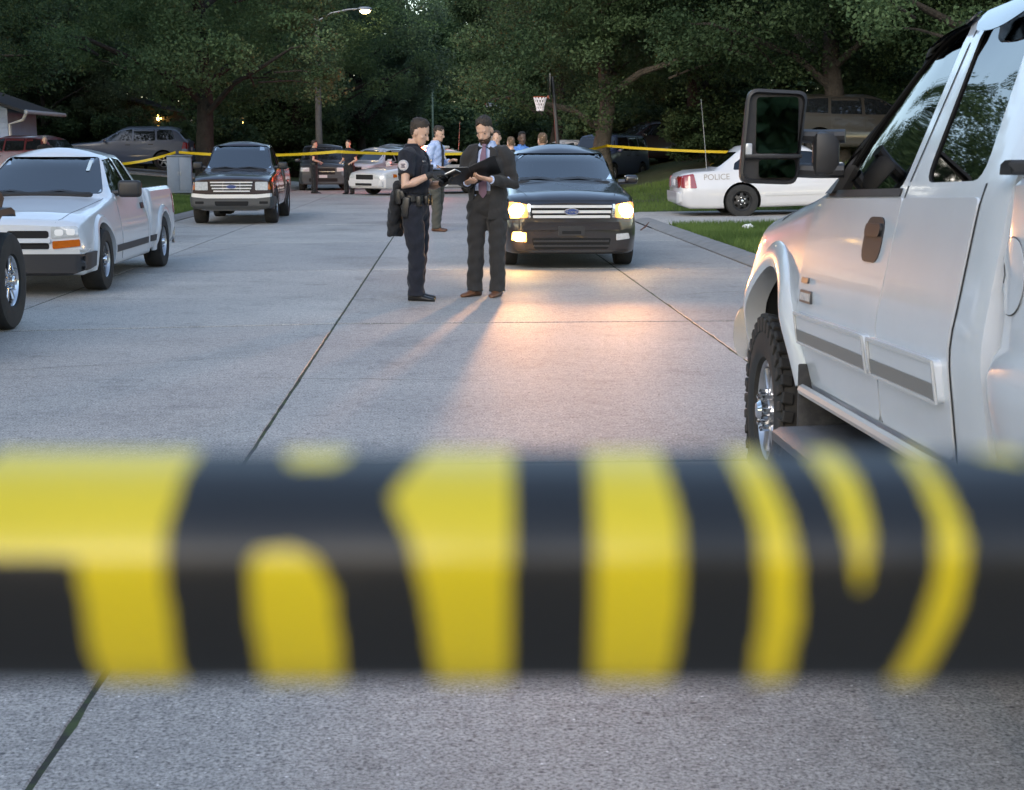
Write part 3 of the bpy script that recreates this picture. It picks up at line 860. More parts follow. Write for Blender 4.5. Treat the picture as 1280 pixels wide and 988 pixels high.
V.front('grille_slot', rp(rect(.08, .50, .485, .55), .03), dark, .003, .03, both=True)
V.front('grille_bar', rp(rect(-.52, .52, .555, .598), .015), white_p, .03, .04)
V.front('emblem', rp([(-.11, .56), (-.03, .56), (-.03, .545), (.03, .545), (.03, .56), (.11, .56), (.11, .6), (.03, .6), (.03, .615), (-.03, .615), (-.03, .6), (-.11, .6)], 0), M('gold emblem'), .045, .02)
hl = V.front('headlight', rp([(.525, .60), (.80, .615), (.795, .70), (.76, .722), (.525, .715)], .015), lampglass, .012, .04, both=True)
V.front('reflector', rp(rect(.56, .65, .625, .69), .03), M('reflector', (.85, .85, .85), .25), .016, .01, both=True); V.front('reflector', rp(rect(.68, .77, .63, .695), .03), M('reflector'), .016, .01, both=True)
V.front('turn_signal', rp([(.535, .49), (.815, .52), (.81, .592), (.76, .585), (.535, .57)], .015), amber, .012, .04, both=True)
V.front('bumper_strip', rp([(-.86, .445), (.86, .445), (.86, .49), (-.86, .49)], .008), M('polished strip', (.7, .71, .72), .3, .4), .09, .1)
V.front('bumper', rp([(-.86, .28), (-.7, .22), (.7, .22), (.86, .28), (.86, .452), (-.86, .452)], .04), M('dark bumper', (.022, .024, .03), .45), .08, .14)
for sg in (-1, 1):
    V.patch('bumper_side', rp([(2.46, .27), (2.46, .45), (2.06, .45), (2.04, .3)], .03), 'x', sg, M('dark bumper'), .03, .05)
V.seams([([(.74, .97), (.76, .6), (.74, .28)], 'x', sg) for sg in (-1, 1)] + [([(-.66, .98), (-.70, .6), (-.66, .28)], 'x', sg) for sg in (-1, 1)] + [([(sg * .72, .985), (sg * .68, 1.5), (sg * .60, 2.3), (sg * .56, 2.42)], 'z', 1) for sg in (-1, 1)])
for sg in (-1, 1):
    d = V.patch('door', rp([(.73, .27), (.75, .6), (.73, .965), (-.645, .965), (-.685, .6), (-.65, .27)], .02), 'x', sg, white_p, .004, .02)
    V.patch('door_handle', rp(rect(-.58, -.44, .79, .86), .02), 'x', sg, blackp, .02, .03, parent=d)
    V.patch('side_moulding', rp(rect(-.65, 1.15, .365, .44), .01), 'x', sg, M('grey moulding', (.05, .05, .055), .6), .016, .02)
V.flare(1.62, .32, .40, .49, .04, -10, 190, white_p)
mirror_ear(V, .76, .62, 1.05, blackp, (.26, .12, .19))
VB = Veh(None, None, None, None, None, None, white_p, root=V.root, bodyname='load_bed',
         rings=bed_rings(-2.42, -.87, [(.82, .28), (.85, .35), (.88, .55), (.87, .8), (.84, .98), (.80, 1.02)], .5), wells=[(-1.62, .32, .40, .3, .88)])
VB.flare(-1.62, .32, .39, .48, .035, -10, 190, white_p)
for sg in (-1, 1):
    VB.patch('tail_light', rp(rect(-2.40, -2.30, .66, .92), .02), 'x', sg, redlens, .008, .03)
    VB.patch('side_moulding', rp(rect(-1.2, -.88, .365, .44), .01), 'x', sg, M('grey moulding'), .016, .02)
bm = bmesh.new(); box(bm, (0, -2.52, .42), (1.6, .16, .16), .04); box(bm, (-.84, -2.46, .36), (.04, .04, .22), .01); obj('rear_bumper', bm, chrome, V.root)
smooth_mesh(VB.body.data)
V.wheels([(sg * .885, y, 0) for sg in (-1, 1) for y in (1.62, -1.62)], .325, .23, .19, 'spoke', 5)
bm = bmesh.new(); box(bm, (0, 0, .34), (.9, 4.4, .14), .03); box(bm, (0, 1.6, .32), (1.3, .14, .12), .03); obj('chassis', bm, dark, V.root)
V.finish()

# ------------------------------------------------------------------ dark red compact pickup, left behind
maroon = paint('dark maroon', (.014, .003, .005), .3)
st = [(2.42, .36, .75, .6, .79, .86, .73, .90, .56, .91), (2.35, .32, .79, .6, .825, .90, .75, .94, .58, .955), (2.05, .32, .80, .62, .83, .96, .77, .99, .6, 1.01), (1.0, .32, .80, .62, .83, 1.03, .77, 1.05, .66, 1.075),
      (.92, .32, .80, .62, .83, 1.04, .77, 1.07, .67, 1.09), (.25, .32, .80, .62, .83, 1.06, .76, 1.56, .6, 1.62), (.05, .32, .80, .62, .83, 1.06, .76, 1.60, .58, 1.675), (-.5, .32, .80, .62, .83, 1.06, .76, 1.60, .58, 1.675),
      (-.66, .32, .80, .62, .83, 1.06, .76, 1.55, .59, 1.62), (-.74, .32, .80, .62, .82, 1.06, .75, 1.3, .64, 1.36)]
V = Veh('pickup_truck', 'dark maroon pickup with chrome bar grille parked on the left behind the white one', 'pickup truck', (-4.47, 32.55, 0), R(182), st, maroon, dy=.07, cabin=(-.62, .85, .6),
        fr=(.05, .16, .04, .08), wells=[(1.60, .36, .43, .3, .83)])
V.windows([('w', rp([(-.68, 1.10), (.68, 1.10), (.55, 1.575), (-.55, 1.575)], .05), 'y', 1)], glass)
V.windows([('s', rp([(.70, 1.09), (.28, 1.52), (-.05, 1.56), (-.05, 1.09)], .03), 'x', sg) for sg in (-1, 1)] + [('q', rp([(-.14, 1.10), (-.12, 1.56), (-.46, 1.54), (-.58, 1.10)], .03), 'x', sg) for sg in (-1, 1)], darkglass)
V.seats((-.1,), (-.36, .36), .6, .5); V.dash(.75, 1.08, 1.2)
bm = bmesh.new()
for x0, x1 in ((-.5, .06), (.0, .56)): V.ribbon('', [(x0, 1.10), ((x0 + x1) / 2, 1.135), (x1, 1.11)], 'y', 1, wd=.018, off=.02, bm=bm, thick=.012)
obj('wiper', bm, blackp, V.root)
V.front('grille', rp([(-.42, .86), (.42, .86), (.36, .66), (-.36, .66)], .05), dark, .004, .04)
for z, hw in ((.845, .42), (.785, .41), (.725, .39), (.67, .36)): V.front('grille_bar', rp(rect(-hw, hw, z - .013, z + .013), .006), strip_m, .03, .035)
for x in (-.17, .17): V.front('grille_post', rect(x - .008, x + .008, .68, .84), chrome, .024, .02)
V.front('emblem', [(.1 * math.cos(2 * PI * i / 20), .757 + .036 * math.sin(2 * PI * i / 20)) for i in range(20)], M('oval badge', (.03, .06, .2), .3), .045, .03)
V.front('headlight', rp(rect(.47, .72, .69, .855), .02), lampglass, .012, .04, both=True)
V.front('turn_signal', rp(rect(.725, .785, .70, .845), .02), amber, .01, .06, both=True)
V.front('bumper_strip', rp([(-.80, .56), (-.5, .53), (.5, .53), (.80, .56), (.80, .63), (.5, .605), (-.5, .605), (-.80, .63)], .02), strip_m, .085, .12)
V.front('bumper', rp([(-.80, .34), (-.5, .28), (.5, .28), (.80, .34), (.80, .56), (.5, .53), (-.5, .53), (-.80, .56)], .03), M('grey bumper', (.06, .062, .065), .55), .075, .14)
V.front('bumper_vent', rp([(-.32, .38), (.32, .38), (.34, .47), (-.34, .47)], .03), dark, .079, .02)
V.front('bumper_vent', rp(rect(.55, .72, .42, .47), .015), dark, .079, .02, both=True)
for sg in (-1, 1):
    V.patch('bumper_side', rp(rect(2.05, 2.42, .36, .56), .03), 'x', sg, M('grey bumper'), .03, .05)
    d = V.patch('door', rp([(.73, .40), (.75, .7), (.73, 1.055), (-.60, 1.055), (-.62, .7), (-.6, .40)], .02), 'x', sg, maroon, .004, .02)
    V.patch('door_handle', rp(rect(-.54, -.38, .93, .99), .02), 'x', sg, blackp, .018, .03, parent=d)
V.seams([([(sg * .71, 1.0), (sg * .66, 1.5), (sg * .5, 2.3)], 'z', 1) for sg in (-1, 1)])
V.flare(1.60, .36, .42, .48, .02, -8, 188, maroon)
mirror_ear(V, .74, .62, 1.16, blackp, (.2, .11, .15))
VB = Veh(None, None, None, None, None, None, maroon, root=V.root, bodyname='load_bed',
         rings=bed_rings(-2.45, -.77, [(.78, .38), (.81, .45), (.83, .62), (.83, .85), (.80, 1.07), (.77, 1.10)], .6), wells=[(-1.60, .36, .43, .3, .83)])
VB.flare(-1.60, .36, .42, .48, .02, -8, 188, maroon)
for sg in (-1, 1): VB.patch('tail_light', rp(rect(-2.43, -2.35, .68, 1.0), .02), 'x', sg, redlens, .008, .03)
bm = bmesh.new(); box(bm, (0, -2.55, .52), (1.55, .16, .16), .04); obj('rear_bumper', bm, chrome, V.root)
smooth_mesh(VB.body.data)
V.wheels([(sg * .84, y, 0) for sg in (-1, 1) for y in (1.60, -1.60)], .36, .25, .2, 'spoke', 5)
bm = bmesh.new(); box(bm, (0, 0, .42), (.9, 4.4, .14), .03); box(bm, (0, 1.6, .36), (1.3, .14, .12), .03); box(bm, (.28, .9, .26), (.3, .4, .2), .05); obj('chassis', bm, dark, V.root)
V.finish()

# ------------------------------------------------------------------ black crossover with its lamps on
blackpaint = paint('black', (.012, .009, .011), .2)
st = [(2.38, .22, .56, .5, .66, .78, .56, .82, .42, .835), (2.32, .20, .68, .5, .765, .83, .68, .865, .5, .885), (2.22, .20, .76, .5, .825, .87, .755, .91, .57, .93), (2.05, .2, .82, .5, .85, .91, .80, .95, .6, .975), (1.15, .2, .83, .55, .86, 1.0, .79, 1.035, .64, 1.065),
      (.98, .2, .83, .55, .86, 1.01, .79, 1.05, .66, 1.085), (.15, .2, .83, .55, .86, 1.02, .78, 1.43, .65, 1.50), (-.1, .2, .83, .55, .86, 1.02, .78, 1.48, .63, 1.57), (-1.2, .2, .83, .55, .86, 1.04, .78, 1.46, .62, 1.56),
      (-1.9, .22, .83, .58, .86, 1.06, .78, 1.34, .54, 1.42), (-2.2, .28, .82, .6, .84, 1.06, .76, 1.10, .6, 1.15), (-2.3, .32, .74, .6, .78, 1.0, .7, 1.05, .55, 1.08)]
V = Veh('car', 'black crossover with headlights lit standing in the right lane behind the man in the suit', 'car', (1.50, 20.87, 0), R(180), st, blackpaint, dy=.06, cabin=(-1.7, .9, .5),
        fr=(.06, .2, .06, .12), wells=[(1.42, .34, .41, .28, .86), (-1.42, .34, .41, .28, .86)])
V.windows([('w', rp([(-.69, 1.085), (.69, 1.085), (.60, 1.44), (-.60, 1.44)], .05), 'y', 1)], glass)
V.windows([('r', rp([(-.55, 1.12), (.55, 1.12), (.45, 1.38), (-.45, 1.38)], .05), 'y', -1)], glass, depth=.3)
V.windows([('s', rp([(.72, 1.05), (.2, 1.42), (-.35, 1.46), (-.35, 1.05)], .03), 'x', sg) for sg in (-1, 1)] + [('q', rp([(-.43, 1.05), (-.43, 1.46), (-1.25, 1.42), (-1.5, 1.1)], .03), 'x', sg) for sg in (-1, 1)], glass)
V.seats((-.25, -1.15), (-.37, .37), .58, .52); V.dash(.78, 1.06, 1.3)
bm = bmesh.new(); box(bm, (0, .28, 1.38), (.24, .03, .07), .015); obj('rear_view_mirror', bm, blackp, V.root)
bm = bmesh.new(); box(bm, (-.02, .29, 1.27), (.06, .012, .10), .004); obj('hanging_card', bm, M('pale card', (.55, .7, .55), .7), V.root)
bm = bmesh.new()
for x0, x1 in ((-.52, .1), (.05, .58)): V.ribbon('', [(x0, 1.085), ((x0 + x1) / 2, 1.12), (x1, 1.10)], 'y', 1, wd=.03, off=.018, bm=bm, thick=.015)
obj('wiper', bm, blackp, V.root)
M('bright chrome', (.85, .86, .88), .15, .9)
V.front('grille', rp([(-.52, .815), (.52, .815), (.49, .64), (-.49, .64)], .03), dark, .004, .04)
for z in (.79, .725, .665): V.front('grille_bar', rp(rect(-.505 + (.79 - z) * .2, .505 - (.79 - z) * .2, z - .017, z + .017), .008), strip_m, .03, .04)
eb = V.front('emblem', [(.095 * math.cos(2 * PI * i / 24), .727 + .045 * math.sin(2 * PI * i / 24)) for i in range(24)], M('bright chrome'), .045, .03)[0]
V.front('badge_field', [(.08 * math.cos(2 * PI * i / 24), .727 + .034 * math.sin(2 * PI * i / 24)) for i in range(24)], M('oval badge'), .048, .02, parent=eb)
tb = text_bm('Ford', .062, .003)
for v in tb.verts:
    x, y, z = v.co
    h, _ = V.hit('y', 1, -x * 1.15, .727 + y)
    v.co = Vector((-x * 1.15, h.y + .051 + z * .4, .727 + y))
obj('lettering', tb, M('bright chrome'), eb, smooth=0)
for sg in (-1, 1):
    h = V.patch('headlight', rp([(sg * .54, .65), (sg * .79, .64), (sg * .81, .82), (sg * .76, .845), (sg * .545, .815)][::sg], .03), 'y', 1, M('lit lens', (.6, .4, .2), .2, emit=(1, .30, .035, .40)), .012, .04, .03)
    bm = bmesh.new(); hp, _ = V.hit('y', 1, sg * .66, .735)
    ellipsoid(bm, (sg * .66, hp.y + .0, .735), (.115, .05, .085), 18); obj('bulb', bm, LIT, h)
    V.patch('headlight_edge', rp([(sg * .51, .65), (sg * .54, .65), (sg * .545, .82), (sg * .515, .82)][::sg], .005), 'y', 1, M('bright chrome'), .02, .03)
    lamp_at(V.root, (sg * .66, 2.48, .735), (sg * .55, 14.5, -.1), 260, (1.0, .50, .26), R(15), .05, 1.0, wide=5)
V.front('bumper_band', rp([(-.76, .60), (.76, .60), (.78, .52), (.6, .50), (-.6, .50), (-.78, .52)], .02), blackpaint, .03, .05)
V.front('lower_intake', rp([(-.50, .40), (.50, .40), (.46, .26), (-.46, .26)], .03), dark, .006, .03)
for z in (.36, .30): V.front('intake_bar', rect(-.47, .47, z - .012, z + .012), blackp, .02, .03)
V.front('bumper_lip', rp([(-.74, .245), (.74, .245), (.66, .20), (-.66, .20)], .015), blackp, .02, .05)
V.front('plate_bracket', rp(rect(-.165, .165, .43, .55), .02), blackp, .045, .03)
V.front('plate_recess', rp(rect(-.12, .12, .45, .49), .01), dark, .048, .01)
fl = V.patch('fog_lamp', rp([(-.56, .37), (-.74, .39), (-.72, .46), (-.56, .45)][::-1], .015), 'y', 1, lampglass, .015, .04)
fl = V.patch('fog_lamp', rp([(.56, .35), (.75, .37), (.73, .48), (.56, .47)], .015), 'y', 1, M('lit lens'), .015, .04)
bm = bmesh.new(); hp, _ = V.hit('y', 1, .65, .42); ellipsoid(bm, (.65, hp.y + .01, .415), (.078, .045, .055), 16); obj('bulb', bm, LIT, fl)
lamp_at(V.root, (.65, 2.50, .415), (.6, 12.0, -.1), 60, (1.0, .50, .26), R(13), .05, 1.0, wide=5)
V.seams([([(sg * .68, 1.06), (sg * .66, 1.6), (sg * .55, 2.2)], 'z', 1) for sg in (-1, 1)] + [([(.95, 1.0), (.95, .5), (.9, .26)], 'x', sg) for sg in (-1, 1)] + [([(-.39, 1.03), (-.39, .26)], 'x', sg) for sg in (-1, 1)])
V.front('bumper_seam', rp(rect(-.56, .56, .856, .862), .001), gap_m, .003, .01)
mirror_ear(V, .80, .72, 1.09, blackpaint, (.18, .12, .12))
V.wheels([(sg * .86, y, 0) for sg in (-1, 1) for y in (1.42, -1.42)], .34, .22, .22, 'spoke', 6)
V.finish()
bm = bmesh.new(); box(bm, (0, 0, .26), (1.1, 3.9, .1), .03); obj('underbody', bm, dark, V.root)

# ------------------------------------------------------------------ white police sedans
st_sedan = [(2.62, .25, .70, .5, .78, .66, .7, .70, .5, .72), (2.5, .22, .86, .5, .92, .72, .84, .77, .62, .79), (2.2, .2, .92, .5, .96, .80, .88, .84, .66, .87), (.95, .2, .94, .55, .98, .93, .88, .97, .72, 1.0),
      (.8, .2, .94, .55, .98, .945, .88, .985, .73, 1.01), (.0, .2, .94, .55, .98, .97, .87, 1.41, .62, 1.47), (-.2, .2, .94, .55, .98, .975, .87, 1.46, .60, 1.52), (-1.2, .2, .94, .55, .98, .98, .87, 1.46, .60, 1.52),
      (-1.42, .2, .94, .55, .98, .98, .87, 1.42, .61, 1.49), (-1.98, .2, .94, .55, .98, .99, .87, 1.03, .68, 1.06), (-2.08, .2, .94, .55, .98, .99, .87, 1.015, .72, 1.045), (-2.55, .22, .93, .55, .97, .96, .86, .99, .68, 1.02),
      (-2.7, .28, .86, .55, .92, .92, .80, .95, .6, .97), (-2.76, .35, .76, .55, .82, .85, .7, .88, .5, .9)]
policewhite = paint('police white', (.56, .555, .57), .15)
V = Veh('police_car', 'white police sedan in the driveway on the right seen from its rear quarter', 'police car', (7.62, 32.15, .075), R(-91), st_sedan, policewhite, dy=.07, fr=(.08, .2, .06, .1),
        cabin=(-1.5, .7, .5), wells=[(1.455, .345, .40, .3, .98), (-1.455, .345, .40, .3, .98)])
V.windows([('w', rp([(-.70, 1.03), (.70, 1.03), (.58, 1.38), (-.58, 1.38)], .05), 'y', 1), ('r', rp([(-.68, 1.07), (.68, 1.07), (.56, 1.37), (-.56, 1.37)], .05), 'y', -1)], glass)
V.windows([('s', rp([(.62, .99), (.08, 1.33), (-.38, 1.37), (-.40, .99)], .03), 'x', sg) for sg in (-1, 1)] + [('q', rp([(-.48, .99), (-.46, 1.40), (-1.18, 1.40), (-1.58, 1.14), (-1.62, 1.0)], .03), 'x', sg) for sg in (-1, 1)], darkglass)
V.seats((-.3, -1.1), (-.4, .4), .45, .55); V.dash(.65, 1.0, 1.4)
for sg in (-1, 1):
    d = V.patch('door', rp([(.78, .28), (.80, .6), (.78, .96), (-.42, .97), (-.42, .28)], .02), 'x', sg, policewhite, .004, .02)
    V.patch('door_handle', rp(rect(-.36, -.16, .83, .88), .015), 'x', sg, blackp, .018, .03, parent=d)
    d = V.patch('door', rp([(-.435, .28), (-.435, .97), (-1.25, .97), (-1.20, .7), (-1.02, .45), (-.96, .28)], .02), 'x', sg, policewhite, .004, .02)
    V.patch('door_handle', rp(rect(-1.14, -.94, .83, .88), .015), 'x', sg, blackp, .018, .03, parent=d)
    V.patch('side_moulding', rp(rect(-.96, .95, .44, .50), .01), 'x', sg, policewhite, .014, .02)
    tl = V.patch('tail_light', rp([(-2.735, .66), (-2.40, .64), (-2.46, .95), (-2.725, .91)], .04), 'x', sg, redlens, .012, .05, .03)
    V.patch('headlight', rp([(2.56, .56), (2.20, .58), (2.18, .70), (2.54, .68)], .02), 'x', sg, lampglass, .01, .05, .03)
    V.patch('turn_signal', rp([(2.19, .58), (2.02, .60), (2.02, .69), (2.18, .70)], .015), 'x', sg, amber, .01, .05)
    tb = text_bm('POLICE', .17, .004)
    x0, yc = (sg * 1.0, -1.98)
    for v in tb.verts:
        a, b, c = v.co
        yy = yc + (a if sg > 0 else -a); zz = .86 + b
        h, _ = V.hit('x', sg, yy, zz); v.co = Vector((h.x + sg * (.002 + (c + .004) * .4), yy, zz))
    obj('lettering', tb, M('grey lettering', (.28, .25, .22), .6), V.root, smooth=0)
V.front('rear_lamp_panel', rp(rect(-.66, .66, .66, .86), .03), M('pale lens', (.6, .58, .6), .15, coat=1), .012, .05, end=-1)
V.front('tail_light', rp(rect(.54, .80, .66, .90), .03), redlens, .018, .06, end=-1, both=True)
V.front('bumper', rp(rect(-.86, .86, .34, .58), .06), policewhite, .06, .14, end=-1)
V.front('licence_plate', rp(rect(-.15, .15, .70, .84), .01), M('plate', (.5, .5, .52), .5), .03, .03, end=-1)
V.front('grille', rp(rect(-.42, .42, .52, .68), .03), dark, .006, .05)
V.front('headlight', rp(rect(.48, .78, .56, .69), .02), lampglass, .012, .05, both=True)
V.front('bumper', rp(rect(-.84, .84, .30, .48), .05), policewhite, .05, .12)
V.front('intake', rp(rect(-.4, .4, .32, .40), .02), dark, .056, .03)
V.seams([([(-2.0, 1.0), (-2.6, .97)], 'x', sg) for sg in (-1, 1)] + [([(sg * .74, .9), (sg * .7, 1.6), (sg * .6, 2.4)], 'z', 1) for sg in (-1, 1)])
mirror_ear(V, .86, .60, 1.02, policewhite, (.2, .12, .14))
bm = bmesh.new(); box(bm, (0, -.62, 1.585), (1.25, .32, .10), .04); lb = obj('light_bar', bm, M('lightbar clear', (.6, .62, .65), .1, coat=1), V.root)
for sg, mm in ((-1, M('blue lens', (.02, .05, .4), .15, coat=1)), (1, redlens)):
    bm = bmesh.new(); box(bm, (sg * .42, -.62, 1.59), (.3, .34, .085), .03); obj('beacon', bm, mm, lb)
bm = bmesh.new(); tube(bm, [(.3, -2.1, 1.02), (.3, -2.12, 1.4), (.3, -2.2, 2.5)], [.009, .007, .004], 6); obj('antenna', bm, steel, V.root)
V.wheels([(sg * .98, y, 0) for sg in (-1, 1) for y in (1.455, -1.455)], .345, .23, .205, 'steel', 7, M('black steel wheel', (.02, .02, .021), .5))
V.finish()
bm = bmesh.new(); box(bm, (0, 0, .27), (1.3, 4.6, .1), .03); obj('underbody', bm, dark, V.root)
V.root.rotation_euler = (R(1.9), 0, R(-91)); V.root.location.z = .125
pc2 = copy_tree(V.root)
pc2.location = (-1.0, 51.6, 0); pc2.rotation_euler = (0, 0, R(135))
pc2['label'] = 'white police sedan slanted across the far street with its red beacon lit'
V.root['group'] = pc2['group'] = 'police cars at the scene'
# ------------------------------------------------------------------ trees and planting
bark = M('bark', (.022, .018, .015), .95, nz=(6, .8, (.045, .039, .033)), bump=(14, 1.0, .04))
bark_pale = M('pale bark', (.09, .075, .06), .95, nz=(5, .9, (.07, .06, .048)), bump=(12, 1.0, .05))
LEAF = [leaf_mat('maple leaves', (.052, .098, .046), (.13, .20, .095)), leaf_mat('dark leaves', (.036, .070, .034), (.095, .15, .070)), leaf_mat('grey green leaves', (.065, .105, .062), (.13, .185, .11))]
def leaves_mesh(name, P, S, rs, up=.35):
    """P: (N,3) leaf places, S: (N,) sizes; each leaf a folded, pointed blade of two faces"""
    N = len(P)
    n = rs.normal(size=(N, 3)); n[:, 2] += up * 2; n /= np.linalg.norm(n, axis=1, keepdims=True)
    t = rs.normal(size=(N, 3)); t -= n * (t * n).sum(1, keepdims=True); t /= np.linalg.norm(t, axis=1, keepdims=True)
    b = np.cross(n, t); S = S[:, None]
    droop = n * S * .18
    V = np.stack([P - t * S * .5, P + b * S * .34 - droop + t * S * .02, P + t * S * .55 - droop * .3, P - b * S * .34 - droop - t * S * .02], 1).reshape(-1, 3)
    me = bpy.data.meshes.new(name)
    me.vertices.add(N * 4); me.vertices.foreach_set('co', V.astype('f').ravel())
    me.loops.add(N * 6); me.polygons.add(N * 2)
    q = np.arange(N) * 4
    idx = np.stack([q, q + 1, q + 2, q, q + 2, q + 3], 1).ravel().astype('i')
    me.loops.foreach_set('vertex_index', idx)
    me.polygons.foreach_set('loop_start', (np.arange(N * 2) * 3).astype('i'))
    me.update(calc_edges=True); me.validate()
    return me
def clumps(rs, C, r, per, flat=.62):
    """per leaves about every clump centre, thinner outwards and hanging in sprays"""
    K = len(C)
    d = rs.normal(size=(K, per, 3)); d /= np.linalg.norm(d, axis=2, keepdims=True)
    rad = rs.uniform(0, 1, size=(K, per, 1)) ** .5
    rr = r * rs.uniform(.55, 1.25, size=(K, 1, 1))
    P = C[:, None, :] + d * rad * rr * np.array([1, 1, flat]) * rs.uniform(.75, 1.25, size=(K, 1, 3))
    return P.reshape(-1, 3)
def tree_proto(kind, h, base, rad, tr, seed, nclump, per, leaf, crad, lm, bk=bark, lean=(0, 0), fork=1.0, squash=1.0, core=.25):
    rs = np.random.RandomState(seed); rg = random.Random(seed)
    root = link(kind, None)
    bm = bmesh.new()
    top = Vector((lean[0] * h * .6, lean[1] * h * .6, h * .62))
    tp = [Vector((0, 0, -.3)), Vector((0, 0, .25))]
    for i in range(1, 7):
        s = i / 6
        tp.append(Vector((lean[0] * h * .6 * s ** 1.4 + rg.uniform(-.1, .1), lean[1] * h * .6 * s ** 1.4 + rg.uniform(-.1, .1), h * .62 * s)))
    tube(bm, tp, [tr * 1.5, tr * 1.15] + [tr * (1 - .72 * i / 6) for i in range(1, 7)], 12)
    cc = Vector((lean[0] * h * .5, lean[1] * h * .5, base + (h - base) * .52)); hz = (h - base) * .5
    C = []
    nl = 9
    for i in range(nl):
        a = i * 2.4 + rg.uniform(-.4, .4); s0 = .32 + .62 * i / nl
        k = min(6, int(s0 * 6)) + 1
        p0 = tp[k] + (tp[min(k + 1, 7)] - tp[k]) * (s0 * 6 - int(s0 * 6))
        if i < 3: p0 = tp[2] + (tp[5] - tp[2]) * rg.uniform(.1, .5) * fork
        L = rad * rg.uniform(.65, .95)
        el = rg.uniform(.15, .7)
        e = p0 + Vector((math.cos(a) * L, math.sin(a) * L, L * el))
        mid = p0.lerp(e, .5) + Vector((rg.uniform(-.3, .3), rg.uniform(-.3, .3), L * .10))
        r0 = tr * rg.uniform(.32, .5)
        tube(bm, [p0, p0.lerp(mid, .5) + Vector((0, 0, .05 * L)), mid, mid.lerp(e, .55) + Vector((0, 0, .04 * L)), e], [r0, r0 * .8, r0 * .58, r0 * .35, r0 * .12], 8)
        for j in range(3):
            q0 = p0.lerp(e, rg.uniform(.35, .8)); a2 = a + rg.uniform(-1.3, 1.3); L2 = L * rg.uniform(.25, .5)
            q1 = q0 + Vector((math.cos(a2) * L2, math.sin(a2) * L2, L2 * rg.uniform(-.1, .7)))
            tube(bm, [q0, q0.lerp(q1, .5) + Vector((0, 0, .1)), q1], [r0 * .3, r0 * .2, r0 * .06], 6)
            C.append(q1)
        C.append(e)
    while len(C) < nclump:
        d = Vector((rg.gauss(0, 1), rg.gauss(0, 1), rg.gauss(0, 1))).normalized()
        t = rg.uniform(core, 1) ** .6
        wob = 1 + .22 * noise.noise(d * 2.2 + Vector((seed, 0, 0)))
        C.append(cc + Vector((d.x * rad * t * wob, d.y * rad * t * wob, d.z * hz * t * wob * squash)))
    C = np.array([tuple(c) for c in C])
    P = clumps(rs, C, crad, per)
    P = P[P[:, 2] > .25]
    S = leaf * rs.uniform(.6, 1.35, size=len(P))
    obj('trunk', bm, bk, root)
    me = leaves_mesh('crown', P, S, rs); me.materials.append(lm)
    link('crown', me, root)
    return root
maple = tree_proto('maple_tree', 15, 2.1, 6.2, .36, 11, 190, 520, .118, 1.25, LEAF[0])
oak = tree_proto('oak_tree', 14, 1.7, 5.6, .33, 23, 190, 520, .115, 1.2, LEAF[1], lean=(.08, -.05))
slim = tree_proto('ash_tree', 12, 2.0, 4.0, .24, 31, 120, 480, .118, 1.05, LEAF[2])
tall = tree_proto('far_tree', 17, 1.2, 6.0, .35, 47, 190, 190, .26, 1.5, LEAF[0])
pale = tree_proto('pale_trunk_tree', 14, 1.5, 5.6, .34, 59, 230, 420, .118, 1.2, LEAF[1], bk=bark_pale, lean=(-.04, 0), core=.05)
bush = tree_proto('bush', 2.6, .1, 1.7, .05, 71, 70, 150, .13, .5, LEAF[1], core=.0)
used = set()
def plant(proto, x, y, s, rz, label, group, cat='tree', z=None, sxy=1.0):
    o = proto if proto.name not in used else copy_tree(proto)
    used.add(proto.name)
    o.location = (x, y, (zt(x, y) if z is None else z) - .05); o.rotation_euler = (0, 0, rz); o.scale = (s * sxy, s * sxy, s)
    return tag(o, label, cat, group)
GL, GR, GF = 'street trees on the left', 'street trees on the right', 'trees closing the end of the street'
LT = [(maple, -8.9, 55, 1.0, 1.2, 'big dark maple with a forked trunk on the lawn left of the maroon pickup'),
      (maple, -7.3, 73, .95, 4.0, 'thick trunked maple at the left kerb behind the dark van'),
      (oak, -16.5, 44, .95, .3, 'broad leafy oak hanging over the grey utility vehicle at the far left'),
      (oak, -23, 53, 1.05, 2.0, 'leafy oak beside the pale blue house'),
      (slim, -5.0, 86, 1.2, .5, 'grey green ash tree under the street lamp'),
      (maple, -12.5, 74, 1.05, 5.1, 'dark maple behind the grey sport utility vehicle'),
      (slim, -8.5, 84, 1.3, 2.2, 'ash tree beyond the lamp post on the left'),
      (maple, -19, 68, 1.1, 2.9, 'maple standing behind the dark low house'),
      (tall, -29, 66, 1.0, 1.9, 'tall tree in the left backyards'), (tall, -22, 86, 1.0, .4, 'tall tree in the left backyards'), (tall, -13, 98, 1.05, 3.3, 'tall tree in the left backyards'),
      (tall, -33, 84, 1.1, 4.3, 'tall tree in the left backyards')]
LT += [(slim, -17.2, 64.5, .62, 1.1, 'small leafy tree in front of the dark brown house'), (slim, -20.5, 62.5, .66, 2.7, 'small leafy tree left of the brown house front'), (slim, -15.0, 66.2, .52, 4.4, 'small leafy tree right behind the grey utility vehicle')]
for p, x, y, s, r_, l in LT: plant(p, x, y, s, r_, l, GL)
